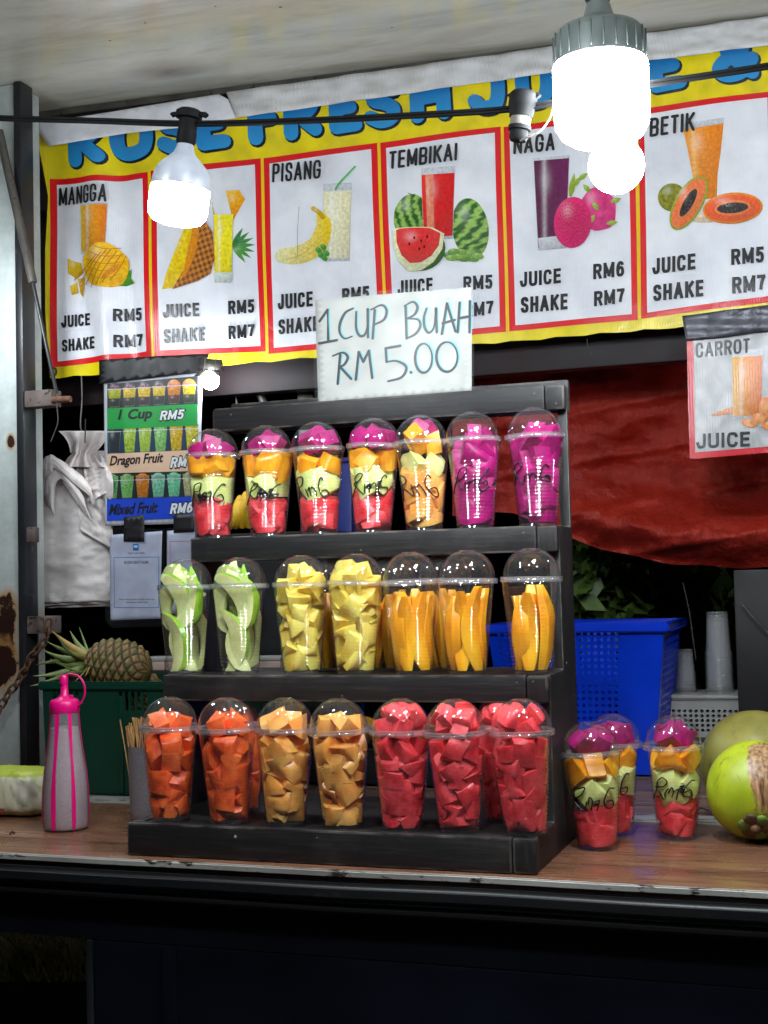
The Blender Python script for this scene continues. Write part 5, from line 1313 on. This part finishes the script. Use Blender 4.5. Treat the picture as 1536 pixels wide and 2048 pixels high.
# chain
CH = thing('rusty_chain', 'rusty chain drooping from the pillar bracket off to the left', 'chain', aty(90, 1262, .745))
cp = catmull([aty(x, y, .745) for x, y in ((96, 1250), (90, 1280), (64, 1312), (50, 1340), (34, 1366), (10, 1398), (-14, 1440), (-60, 1500))], 10)
acc = [0]
for k in range(1, len(cp)): acc.append(acc[-1]+(cp[k]-cp[k-1]).length)
Lk = .0245; s_ = 0; k = 0
lv, lf = tube_vf([Vector((.0150*math.copysign(abs(math.cos(a_))**.8, math.cos(a_)), .0088*math.sin(a_), 0)) for a_ in [2*PI*q/18 for q in range(18)]], .0030, 8, closed=True)
lme = bpy.data.meshes.new('link'); lme.from_pydata([tuple(q) for q in lv], [], lf); smooth(lme); lme.materials.append(M['rust'])
while s_ < acc[-1]-.01:
    i = max(q for q in range(len(acc)) if acc[q] <= s_); i = min(i, len(cp)-2)
    p = cp[i].lerp(cp[i+1], (s_-acc[i])/max(1e-6, acc[i+1]-acc[i])); d = (cp[i+1]-cp[i]).normalized()
    o = link('link', lme, M['rust'], CH, loc=p-CH.location)
    qd = Vector((1, 0, 0)).rotation_difference(d); o.rotation_euler = (qd.to_matrix() @ Matrix.Rotation(PI/2*(k % 2)+.5, 3, 'X')).to_euler(); k += 1; s_ += Lk*.92

# ================================================================== HANGING BAGS, MENU BOARD, PAYMENT SHEETS
BG = thing('plastic_bags', 'thick hanging bunch of white plastic carrier bags at left', 'bags', aty(165, 880, 1.0))
def gsheet(name, px, Y, wob, m, nx=50, ny=60, thick=.0015, seed=0, amp=.006):
    """px: four corner outline (TL, TR, BR, BL) of a crumpled sheet"""
    (ax, ay), (bx, by), (cx_, cy_), (dx, dy) = px
    def fn(u, v):
        v = 1-v
        x = (ax*(1-u)+bx*u)*(1-v)+(dx*(1-u)+cx_*u)*v+2.0*noise.noise(Vector((v*6, seed, 0)))
        y = (ay*(1-u)+by*u)*(1-v)+(dy*(1-u)+cy_*u)*v+1.6*noise.noise(Vector((u*7, seed, 5)))
        return aty(x, y, Y+wob(u, v)+amp*noise.fractal(Vector((u*3+seed, v*9, seed)), 1, 2, 4)) - BG.location
    return grid(name, nx, ny, fn, m, BG, thick=thick)
for k in range(3):
    gsheet('bag_sheet', ((74+3*k, 960-4*k), (222, 930), (222+2*k, 1203+5*k), (78+5*k, 1206+5*k)), 1.000+.007*k, lambda u, v: .004*math.sin(v*17+u*2), M['bag'], seed=k*3.1)
gsheet('bag_sheet', ((150, 905), (222, 900), (226, 1100), (160, 1060)), .985, lambda u, v: .004*math.sin(u*8+v*2)-.006*u, M['bag2'], 36, 44, seed=9)
def ribbon(name, path, wpx, thick_, m, n=10, pleat=0, seed=0):
    """folded strip: path of (px, py, depth), its width runs down and to the right in the sheet"""
    P_ = catmull([aty(x, y, d) for x, y, d in path], 6)
    wv = (aty(400, 400, 1.0)-aty(400-wpx[0], 400-wpx[1], 1.0))
    def fn(u, v):
        i = u*(len(P_)-1); a_ = int(min(i, len(P_)-2)); p = P_[a_].lerp(P_[a_+1], i-a_)
        return p+wv*v+Vector((0, -.002*math.sin(v*PI)*2+.0022*math.sin(v*pleat*2*PI)+.0015*noise.noise(Vector((u*4, v*5, seed))), 0))-BG.location
    return grid(name, 30, 24, fn, m, BG, thick=thick_)
for k in range(4):
    ribbon('folded_handle', [(84+4*k, 985+2*k, .985-.006*k), (84+4*k, 935, .978-.006*k), (98+4*k, 915, .972-.006*k), (122+5*k, 945, .966-.006*k), (148+7*k, 985+4*k, .968-.006*k)], (14, 30+4*k), .0015, M['bag2'], seed=k)
for k in range(5):
    ribbon('folded_handle', [(84+3*k, 930-2*k, .962-.003*k), (92+3*k, 913-1*k, .955-.003*k), (118+5*k, 918+5*k, .950-.003*k), (160+5*k, 948+6*k, .955-.003*k), (178, 968+4*k, .96-.003*k)], (8, 26), .0012, M['bag2'], seed=k+7)
for k in range(3):
    ribbon('folded_handle', [(196+4*k, 905+8*k, .972), (205+3*k, 930+10*k, .960-.004*k), (200+5*k, 965+10*k, .962), (190+8*k, 975+9*k, .97)], (16, 12), .0012, M['bag2'], seed=k+17)
def fan(u, v):
    w_ = 68*(1-v)**1.5+34 if v < .62 else 42+(v-.62)*110; y = 862+v*72; x = 168+(u-.5)*w_+4*math.sin(v*6)
    return aty(x, y, .958+.010*math.sin(u*16+v*2)*(.4+v)+.02*(u-.5)**2+.012*math.sin(v*PI))-BG.location
grid('gathered_top', 60, 40, fan, M['bag2'], BG, thick=.0012)
gsheet('bag_sheet', ((166, 925), (206, 925), (216, 985), (176, 1005)), .962, lambda u, v: .003*math.sin(u*12), M['bag2'], 30, 30, seed=12)
tag(tube('hook_wire', catmull([aty(163, 752, 1.0), aty(164, 800, 1.0), aty(161, 850, .99), aty(166, 868, .975)], 6), .0022, M['grey_metal']), 'long grey wire holding up the white carrier bags', 'wire')
tag(tube('hook', [aty(171, 838, .945), aty(170, 886, .945)], .0016, M['black']), 'thin black hook tip poking through the gathered bags', 'hook')

MB = thing('cup_menu', 'laminated cup menu with green, tan and blue price bands', 'sign', aty(305, 900, .962))
MS = Sheet(.962, lambda x, y: .0015*math.sin(x/40+y/90)); MS.step = .0004
def mloc(o): o.data.transform(Matrix.Translation(-MB.location)); return o
def X(u, y): return 212+(u)*(178)+((y-760)/290)*(3-2*u) if False else 214+u*180-(y-760)*.02*(u)
mloc(MS.mesh('backing', [([(207, 764), (405, 745), (396, 1046), (211, 1052)], S(214, 220, 230), 0)], M['paper'], MB, 20, thick=.002))
mloc(MS.mesh('photo_ground', [([(214, 768), (397, 752), (396, 810), (214, 820)], S(30, 34, 40), 1), ([(214, 856), (396, 849), (394, 902), (215, 910)], S(22, 60, 90), 1), ([(215, 944), (390, 940), (389, 995), (215, 1001)], S(24, 36, 44), 1)], M['paper'], MB))
mc = []
def mini(x, yb, w_, h_, lay, dome=True, dc=None):
    out = [([(x-w_/2, yb-h_), (x+w_/2, yb-h_-.6), (x+w_*.36, yb-1), (x-w_*.36, yb)], S(120, 130, 130), 2)]
    for (c, t0, t1) in lay:
        out.append(([(x-w_*(.35+.12*t1), yb-h_*t1), (x+w_*(.35+.12*t1), yb-h_*t1-.5), (x+w_*(.35+.12*t0), yb-h_*t0-.5), (x-w_*(.35+.12*t0), yb-h_*t0)], (lambda c: lambda X_, Y_: lerpc(c, lerpc(c, S(10, 20, 20), .6), .35+1.3*noise.noise(Vector((X_/3, Y_/3, 7)))))(c), 3))
    if dome:
        out.append((ell(x, yb-h_, w_*.5, w_*.5, 0, 14, 180, 360), dc or S(60, 60, 74), 2)); out.append((ell(x, yb-h_, w_*.42, w_*.34, 0, 14, 180, 360), (lambda X_, Y_: lerpc(dc or S(90, 50, 60), S(200, 150, 160), .3+noise.noise(Vector((X_/3, Y_/3, 1))))), 3))
    out.append((stroke2d([(x-w_*.52, yb-h_), (x+w_*.52, yb-h_-.8)], 1.6), S(214, 220, 226), 4)); return out
YG, YL, OR, TE, DK = S(196, 200, 20), S(240, 200, 10), S(236, 140, 20), S(90, 190, 170), S(40, 50, 40)
for k in range(6):
    x = 229+k*30; c2_ = [DK, DK, S(60, 40, 40), DK, S(90, 50, 50), S(50, 60, 30)][k]
    mc += mini(x, 815-k*1.6, 27, 36, [(c2_, .05, .5), ([YG, YL, YL, YL, OR, YL][k], .5, 1.0)], dc=OR if k > 3 else None)
for k in range(6):
    x = 229+k*31; c_ = [S(40, 50, 60), S(180, 214, 60), S(180, 216, 70), S(150, 220, 120), YL, S(230, 220, 30)][k]; mc += mini(x, 908-k*1.2, 26, 44, [(c_, .05, 1.15)], dome=False)
for k in range(6):
    x = 224+k*31; c_ = [S(110, 190, 110), S(130, 206, 110), OR, S(130, 214, 180), S(120, 220, 170), S(190, 190, 130)][k]; mc += mini(x, 998-k*1.0, 27, 36, [(c_, .05, 1.25)], dc=c_)
mc = [(a_, b_, c_) for a_, b_, c_ in mc]
mloc(MS.mesh('cup_photos', [shade2(q) for q in mc], M['paper'], MB, 3.5))
mloc(MS.mesh('price_band', [([(214, 817), (396, 808), (395, 851), (215, 859)], S(16, 166, 70), 5)], M['paper'], MB, 25))
mloc(MS.mesh('price_band', [([(215, 908), (392, 900), (390, 942), (215, 947)], S(240, 202, 172), 5)], M['paper'], MB, 25))
mloc(MS.mesh('price_band', [([(215, 999), (391, 993), (390, 1036), (215, 1042)], S(10, 70, 214), 5)], M['paper'], MB, 25))
K_, Wh = S(14, 14, 20), S(240, 244, 250)
def outlined(t_, x0, x1, b0, b1, h): return bold2d(t_, x0, x1, b0, b1, h, K_, 6, shear=.22, grow=2.6)+bold2d(t_, x0, x1, b0, b1, h, Wh, 8, shear=.22)
tx = [(text2d('1 Cup', 235, 303, 846, 843, 27, bold=.035, shear=.22), K_, 7), (text2d('Dragon Fruit', 219, 325, 938, 931, 26, bold=.03, shear=.2), K_, 7), (text2d('Mixed Fruit', 219, 314, 1031, 1026, 23, bold=.03, shear=.22), K_, 7)]
tx += outlined('RM5', 321, 367, 841, 838, 19)+outlined('RM6', 341, 386, 936, 932, 21)+outlined('RM6', 340, 384, 1028, 1025, 21)
mloc(MS.mesh('lettering', tx, M['paper'], MB, 40))
mloc(MS.mesh('clear_cover', [([(206, 764), (405, 744), (396, 1047), (211, 1053)], S(255, 255, 255), 9)], M['sleeve'], MB, 40))
mloc(Sheet(.957, lambda x, y: .001*math.sin(x/9)).mesh('black_tape', [([(198, 720), (300, 713), (418, 707), (404, 744), (300, 756), (199, 767)], S(20, 20, 24), 0)], M['tape'], MB, 14, thick=.001))

def pay(label, pts, paper, fr, frc, txt, tape, Y, logo):
    t = thing('payment_sheet', label, 'sheet', aty(pts[0][0], pts[0][1], Y)); sh = Sheet(Y, lambda x, y: .0015*math.sin(x/17+y/50)); sh.step = .0004
    def lc(o): o.data.transform(Matrix.Translation(-t.location)); return o
    lc(sh.mesh('paper', [(paper, lambda x, y: lerpc(S(196, 204, 228), S(176, 182, 206), .5+fbm(x/30, y/30)), 0)], M['paper'], t, 12, thick=.0006))
    (x0, y0), (x1, y1_) = fr; ln = 1.3
    for a_, b_ in (((x0, y0), (x1, y0-1)), ((x1, y0-1), (x1, y1_)), ((x1, y1_), (x0, y1_)), ((x0, y1_), (x0, y0))):
        lc(sh.mesh('frame_line', [(stroke2d([a_, b_], ln), frc, 1)], M['paper'], t, 40))
    for s1_, xa, xb, yb, hh in txt: lc(sh.mesh('small_print', [(text2d(s1_, xa, xb, yb, yb-.5, hh, bold=.01), S(60, 66, 90), 1)], M['paper'], t, 40))
    if logo: lc(sh.mesh('blue_mark', [([(266, 1088), (277, 1088), (277, 1101), (266, 1101)], S(30, 110, 190), 1), ([(268, 1091), (275, 1091), (275, 1095), (268, 1095)], S(200, 226, 240), 2)], M['paper'], t))
    lc(sh.mesh('plastic_pocket', [(pts, S(255, 255, 255), 4)], M['sleeve'], t, 16))
    lc(Sheet(Y-.004).mesh('black_tape', [(tape, S(20, 20, 24), 0)], M['tape'], t, 14, thick=.001))
pay('blue framed payment sheet in a plastic pocket, taped below the cup menu', [(213, 1053), (332, 1058), (332, 1253), (223, 1256), (211, 1240)], [(220, 1070), (324, 1062), (321, 1237), (221, 1241)], ((229, 1115), (318, 1215)), S(90, 130, 190),
    [("Touch 'n Go eWallet", 256, 289, 1108, 4), ('ROSNI BINTI SAEM', 249, 296, 1128, 6), ('Scan this code to pay with any', 238, 310, 1201, 4), ('banking or wallet app', 252, 296, 1207, 4)], [(248, 1034), (288, 1030), (288, 1083), (247, 1083)], .950, True)
pay('pink framed payment sheet, partly hidden behind the left end of the stand', [(333, 1056), (398, 1056), (398, 1240), (334, 1244)], [(334, 1062), (390, 1058), (390, 1225), (335, 1228)], ((341, 1083), (384, 1160)), S(206, 110, 140), [], [(347, 1029), (390, 1026), (389, 1064), (347, 1066)], .953, False)

# ================================================================== BEHIND THE STAND
bx = thing('storage_box', 'black storage box at the back behind the middle tier', 'box', (aty(560, 1200, 1.0).x, 1.05, .0))
zt_ = aty(490, 1066, .97).z
box('bin', (-.16, -.09, 0), (.14, .12, zt_-.02), M['black'], bx, .006); box('lid', (-.165, -.095, zt_-.019), (.145, .125, zt_-.001), M['black'], bx, .004)
bn = thing('banana_bunch', 'yellow bananas seen between the two left cups of the top tier', 'bananas', aty(490, 1050, 1.0)); bn.location.z = zt_
M['banana'] = simple('banana_skin', S(232, 184, 40), S(170, 124, 30), 30, .45, lo=.3, hi=.5)
for k in range(5):
    xx = -.02+.016*k
    tube('banana', catmull([(xx-.01, -.03+.004*k, .014), (xx+.004, -.035, .03+.012*k), (xx+.012, -.02, .06+.012*k), (xx+.008, .0, .09+.008*k)], 5), lambda t: .0165*max(.25, math.sin(PI*(.1+.84*t))**.6), M['banana'], bn, 8)
tb_ = thing('blue_tub', 'dark blue plastic tub glimpsed behind the tiers of the stand', 'tub', (aty(676, 1100, 1.12).x, 1.16, 0))
zb = aty(690, 925, 1.12).z
prism('tub', [(-.035, 0), (.025, 0), (.040, zb), (-.050, zb)], 'y', -.04, .05, M['blue2'], tb_, .004); box('rim', (-.056, -.046, zb), (.046, .056, zb+.012), M['blue2'], tb_, .004)
cb = thing('low_box', 'low black box behind the left end of the stand carrying food containers', 'box', (aty(420, 1400, .95).x, .935, 0))
zl = aty(420, 1342, .86).z
box('bin', (-.24, -.075, 0), (.20, .015, zl), M['black'], cb, .005)
M['clearbox'] = simple('frosted_container', S(196, 172, 164), S(150, 126, 120), 12, .35)
for k, (x0, x1) in enumerate(((286, 330), (330, 400), (450, 505), (506, 562))):
    a_, b_ = aty(x0, 1340, .87), aty(x1, 1340, .87)
    t = thing('food_container', 'frosted food container on the low black box, %s of four' % ('leftmost', 'second', 'third', 'rightmost')[k], 'container', ((a_.x+b_.x)/2, .90, zl+.0005), 'food containers behind the stand'); hw = (b_.x-a_.x)/2-.002
    box('tub', (-hw, -.03, 0), (hw, .03, .022), M['clearbox'], t, .003); box('lid', (-hw-.001, -.031, .0225), (hw+.001, .031, .031), M['grey_plastic'], t, .002)
tr = thing('fruit_tray', 'black tray of mangoes behind the bottom tier', 'tray', (aty(810, 1460, .85).x, .86, .0006))
hwid = .22
box('tray', (-hwid, -.07, 0), (hwid, .07, .075), M['black'], tr, .004)
M['mango_skin'] = simple('mango_skin', S(240, 176, 40), S(214, 150, 30), 14, .35)
for k, x in enumerate((-.17, -.095, -.015, .06, .14)):
    me = lathe_mesh('mango', [(0, 0)]+[(.034*math.sin(PI*q/12), .038-.038*math.cos(PI*q/12)) for q in range(1, 12)]+[(0, .076)], 20); me.materials.append(M['mango_skin'])
    o = link('mango', me, M['mango_skin'], None, loc=(tr.location.x+x, .83+.01*(k % 2), .077)); o.scale = (1.15, .95, .85)
    tag(o, 'ripe yellow mango resting on the black tray behind the stand, %s' % ('far left', 'second from left', 'middle', 'second from right', 'far right')[k], 'mango', 'mangoes on the tray')

# ================================================================== RIGHT END
b0, b1 = atz(1000, 1556, 0), atz(1306, 1553, 0); hB = aty(1340, 1246, b1.y-.03).z
def bh(i, j): return (.30, .30) if (j >= 1 and j <= 21 and i % 27 < 19 and i > 0) else None
basket('blue_basket', 'bright blue perforated laundry basket right of the stand', 'basket', (b0.x, b1.y+.02), (b1.x, b1.y+.25), hB, .036, M['blue'],
       (lsp(0, 1, 25), lsp(0, 1, 23), bh, 8), (lsp(0, 1, 11), lsp(0, 1, 20), lambda i, j: (.32, .36) if 0 < j < 18 and 0 < i < 10 else None, 4), rim=.012, rimh=.020)
kb = thing('black_crate', 'black crate under the grey perforated basket at right', 'crate', (aty(1420, 1500, 1.25).x, 1.30, -.005))
zk = aty(1400, 1472, 1.22).z
box('bin', (-.13, -.08, .01), (.16, .10, zk), M['black'], kb, .006)
g0, g1 = aty(1336, 1470, 1.235), aty(1500, 1470, 1.235); zg = aty(1400, 1394, 1.23).z-zk
basket('grey_basket', 'grey white honeycomb perforated basket under the stacks of clear cups', 'basket', (g0.x, 1.235), (g1.x, 1.37), zg, .006, M['grey_plastic'],
       (lsp(0, 1, 15), lsp(0, 1, 8), lambda i, j: (.34, .34) if 0 < j < 6 and 0 < i < 14 else None, 8), (lsp(0, 1, 8), lsp(0, 1, 8), lambda i, j: (.34, .34) if 0 < j < 6 else None, 8), loc_z=zk-.005+.0006, rim=.004, rimh=.006)
SCUP = lathe_mesh('clear_cup', [(0, .1042), (.0245, .1042), (.0252, .1030), (.0255, .100), (.0272, .070), (.0290, .035), (.0312, .006), (.0335, .0045), (.0340, .002), (.0333, 0)], 32); SCUP.materials.append(M['stack'])
zt2 = zk+zg-.004
lid = thing('basket_lid', 'flat grey lid lying on the honeycomb basket under the cup stacks', 'lid', ((g0.x+g1.x)/2, 1.3025, zt2+.0005))
box('lid', (-(g1.x-g0.x)/2-.008, -.08, 0), ((g1.x-g0.x)/2+.008, .08, .008), M['grey_plastic'], lid, .002)
for px, n_, sc_, lab in ((1371, 7, .78, 'clear plastic cup upside down in the shorter stack on the grey basket'), (1440, 13, .95, 'clear plastic cup upside down in the taller stack beside the black board')):
    q = aty(px, 1390, 1.29)
    for k in range(n_):
        o = bpy.data.objects.new('clear_cup', SCUP); COL.objects.link(o); o.location = (q.x, 1.29, zt2+.0090+k*.0075); o.scale = (sc_, sc_, sc_*(.70 if px < 1400 else 1))
        tag(o, lab.replace('cup upside', 'cup, topmost, upside') if k == n_-1 else lab, 'cup', 'shorter stack of clear cups' if px < 1400 else 'taller stack of clear cups')
e0_ = aty(1466, 1140, 1.08)
bb_ = thing('black_board', 'upright black board at the right edge of the picture', 'board', (e0_.x+.2, 1.095, -.004))
box('board', (-.2, -.012, .0005), (.4, .012, e0_.z+.004), M['black'], bb_, .004)
tag(tube('pale_cord', catmull([aty(1480, 1204, 1.06), aty(1500, 1228, 1.055), aty(1520, 1250, 1.055), aty(1545, 1274, 1.06)], 5), .0018, M['adapter']), 'pale cord lying slantwise across the black board', 'cord')
tag(tube('thin_cable', catmull([aty(1366, 1165, 1.5), aty(1378, 1220, 1.48), aty(1388, 1290, 1.46), aty(1392, 1320, 1.45)], 5), .0016, M['adapter']), 'thin pale cable hanging in the dark above the short cup stack', 'cable')
def coco_mat(name, a_, b_, husk, cpos, rad):
    m, n, b = mat(name); co = coords(n)
    g = N(n, 'ShaderNodeTexNoise', i_Scale=14.0, i_Detail=6); n.links.new(co, g.inputs[0]); r = ramp(n, [(.3, b_), (.62, a_)]); n.links.new(g.outputs['Fac'], r.inputs[0])
    s = N(n, 'ShaderNodeTexNoise', i_Scale=40.0, i_Detail=9, i_Roughness=.8); n.links.new(coords(n, (1, 1, .35)), s.inputs[0]); k = ramp(n, [(.55, (0, 0, 0, 1)), (.64, (1, 1, 1, 1))]); n.links.new(s.outputs['Fac'], k.inputs[0])
    tc = N(n, 'ShaderNodeTexCoord'); sb = N(n, 'ShaderNodeVectorMath', operation='SUBTRACT'); sb.inputs[1].default_value = cpos; n.links.new(tc.outputs['Object'], sb.inputs[0])
    sc2 = N(n, 'ShaderNodeVectorMath', operation='MULTIPLY'); sc2.inputs[1].default_value = (1.9, 1, .8); n.links.new(sb.outputs[0], sc2.inputs[0])
    ln = N(n, 'ShaderNodeVectorMath', operation='LENGTH'); n.links.new(sc2.outputs[0], ln.inputs[0])
    ad = N(n, 'ShaderNodeMath', operation='MULTIPLY_ADD', i_1=-.10, i_2=.05); n.links.new(s.outputs['Fac'], ad.inputs[0]); a2 = N(n, 'ShaderNodeMath', operation='ADD'); n.links.new(ln.outputs['Value'], a2.inputs[0]); n.links.new(ad.outputs[0], a2.inputs[1])
    k2 = ramp(n, [(rad, (1, 1, 1, 1)), (rad+.006, (0, 0, 0, 1))]); n.links.new(a2.outputs[0], k2.inputs[0])
    fib = N(n, 'ShaderNodeTexNoise', i_Scale=30.0, i_Detail=6); n.links.new(coords(n, (6, 6, .8)), fib.inputs[0]); fr_ = ramp(n, [(.35, S(96, 62, 40)), (.65, S(190, 150, 106))]); n.links.new(fib.outputs['Fac'], fr_.inputs[0])
    m1 = N(n, 'ShaderNodeMix', data_type='RGBA'); ks = N(n, 'ShaderNodeMath', operation='MULTIPLY', i_1=.7); n.links.new(k.outputs[0], ks.inputs[0]); n.links.new(ks.outputs[0], m1.inputs[0]); n.links.new(r.outputs[0], m1.inputs[6]); m1.inputs[7].default_value = husk
    m2 = N(n, 'ShaderNodeMix', data_type='RGBA'); n.links.new(k2.outputs[0], m2.inputs[0]); n.links.new(m1.outputs[2], m2.inputs[6]); n.links.new(fr_.outputs[0], m2.inputs[7])
    n.links.new(m2.outputs[2], b.inputs['Base Color']); b.inputs['Roughness'].default_value = .38; bump(n, b, s.outputs['Fac'], .25, .002); return m
def coconut(label, c, R, m, stem, seed):
    t = thing('coconut', label, 'coconut', (c[0], c[1], 0.0006), 'green coconuts on the counter')
    bm = bmesh.new(); bmesh.ops.create_icosphere(bm, subdivisions=5, radius=1)
    for v in bm.verts:
        a_ = math.atan2(v.co.y, v.co.x); k = 1+.03*math.cos(3*a_+seed)*(1-v.co.z**2)+.02*noise.noise(v.co*1.4+Vector((seed, 0, 0)))
        v.co = Vector((v.co.x*R*k*1.02, v.co.y*R*k, v.co.z*R*k*1.0+R*1.0))
    mn = min(v.co.z for v in bm.verts)
    for v in bm.verts: v.co.z -= mn
    bmobj('husk', bm, m, t, sm=True)
    if stem:
        s_ = Vector(stem).normalized()
        for k in range(6):
            a_ = k*PI/3; q = s_.orthogonal().normalized(); q2 = s_.cross(q); ctr = Vector((0, 0, R))+s_*R*.985+(q*math.cos(a_)+q2*math.sin(a_))*R*.20
            bm = bmesh.new(); bmesh.ops.create_icosphere(bm, subdivisions=2, radius=R*.17)
            for v in bm.verts: 
                d = v.co.dot(s_); v.co = v.co-s_*d*.62+ctr
            bmobj('calyx_lobe', bm, M['calyx'] if k % 2 else M['calyx2'], t, sm=True)
        bm = bmesh.new(); bmesh.ops.create_icosphere(bm, subdivisions=2, radius=R*.12)
        for v in bm.verts: v.co = v.co+Vector((0, 0, R))+s_*R*1.03
        bmobj('stem_scar', bm, M['calyx2'], t, sm=True)
M['calyx'] = simple('green_calyx', S(110, 140, 50), S(70, 76, 34), 60, .5, bumpS=.4); M['calyx2'] = simple('brown_calyx', S(120, 84, 48), S(66, 44, 28), 60, .6, bumpS=.4)
R1 = .080; c1 = aty(1514, 1598, .345)
coconut('bright yellow green coconut with a brown fibrous patch at the right edge', (c1.x, .345), R1, coco_mat('green_coconut_husk', S(176, 190, 40), S(132, 152, 22), S(92, 72, 30), (.018, -.06, .130), .050), (.02, -.80, -.62), 1.0)
c2v = aty(1512, 1545, .545)
coconut('dull yellowish coconut behind the bright green one', (c2v.x, .545), .094, coco_mat('dull_coconut_husk', S(146, 140, 66), S(112, 106, 48), S(80, 60, 34), (-.045, -.05, .10), .018), None, 4.0)
tag(tube('debris', catmull([aty(1, 1, 0)*0+Vector(atz(1392, 1622, .004)), Vector(atz(1402, 1616, .005)), Vector(atz(1416, 1621, .004))], 4), .0012, M['black']), 'small dark twig on the counter by the coconut', 'twig')
tag(tube('debris', catmull([Vector(atz(20, 1667, .002)), Vector(atz(24, 1664, .003)), Vector(atz(29, 1666, .002))], 4), .0016, M['black']), 'small dark crumb on the counter left of the pink bottle', 'crumb')

# ================================================================== BEYOND THE TRUCK
M['bark'] = simple('bark', S(150, 128, 108), S(80, 66, 54), 14, .9, stretch=(1, 1, .3), bumpS=.6, bumpD=.01)
M['leafd'] = simple('night_foliage', S(120, 150, 62), S(60, 86, 36), 10, .5)
def shrub(label, trunks, region, n, seed):
    rg = random.Random(seed); base = Vector((trunks[0][0].x, trunks[0][0].y, -.95)); t = thing('tree', label, 'tree', base, 'trees in the dark behind the truck')
    for tr_ in trunks:
        pts = [q-base for q in tr_]; tube('trunk', catmull(pts, 6), lambda s: .055*(1-.6*s)+.008, M['bark'], t, 10)
    v, f = [], []
    (x0, x1), (y0, y1_), (d0, d1) = region
    cl_ = [(rg.uniform(x0, x1), rg.uniform(y0, y1_), rg.uniform(d0, d1)) for _ in range(16)]
    for _ in range(n):
        c = rg.choice(cl_); p = aty(c[0]+rg.gauss(0, 26), c[1]+rg.gauss(0, 20), c[2]+rg.gauss(0, .08))-base
        a_ = Vector((rg.gauss(0, 1), rg.gauss(0, 1), rg.gauss(-.3, .7))).normalized(); b_ = a_.cross(Vector((rg.gauss(0, 1), rg.gauss(0, 1), rg.gauss(0, 1)))).normalized(); L = rg.uniform(.05, .11); k = len(v)
        v += [p, p+a_*L*.5+b_*L*.24, p+a_*L, p+a_*L*.5-b_*L*.24]; f.append((k, k+1, k+2, k+3))
    o = pymesh('crown', v, f, M['leafd'], t); o['kind'] = 'stuff'
gz = lambda px, py, y: aty(px, py, y)
shrub('dim leaning tree in the dark behind the blue basket', [[gz(1330, 1420, 2.5)*1, gz(1275, 1300, 2.5), gz(1215, 1180, 2.55), gz(1165, 1080, 2.6)], [gz(1275, 1300, 2.5), gz(1240, 1160, 2.4), gz(1270, 1060, 2.4)]], ((1140, 1290), (1080, 1250), (1.8, 2.4)), 900, 1)
shrub('dim thin stemmed tree in the dark above the short cup stack', [[gz(1380, 1400, 2.7), gz(1340, 1230, 2.7), gz(1300, 1130, 2.7), gz(1280, 1050, 2.7)], [gz(1440, 1400, 2.9), gz(1425, 1230, 2.9), gz(1430, 1080, 2.9)]], ((1290, 1460), (1080, 1300), (2.5, 3.2)), 900, 2)
rg = random.Random(9); v, f = [], []
for k in range(1500):
    px, py = rg.uniform(-40, 176), rg.uniform(1905, 1965); p = atz(px, py, -.95); h_ = rg.uniform(.05, .20)*(1 if rg.random() < .8 else 1.6); a_ = rg.uniform(0, 6.28); d = Vector((math.cos(a_), math.sin(a_), 0))*.004; b_ = Vector((rg.gauss(0, .35), rg.gauss(0, .35), 1))*h_
    i = len(v); v += [p-d, p+d, p+b_*.6+d*.6, p+b_*.6-d*.6, p+b_+Vector((b_.x*.6, b_.y*.6, 0))]; f += [(i, i+1, i+2, i+3), (i+3, i+2, i+4)]
o = pymesh('grass_tuft', v, f, simple('dry_grass', S(214, 200, 140), S(140, 140, 80), 9, .8)); tag(o, 'dry grass on the ground seen under the truck at lower left', 'grass', kind='stuff')
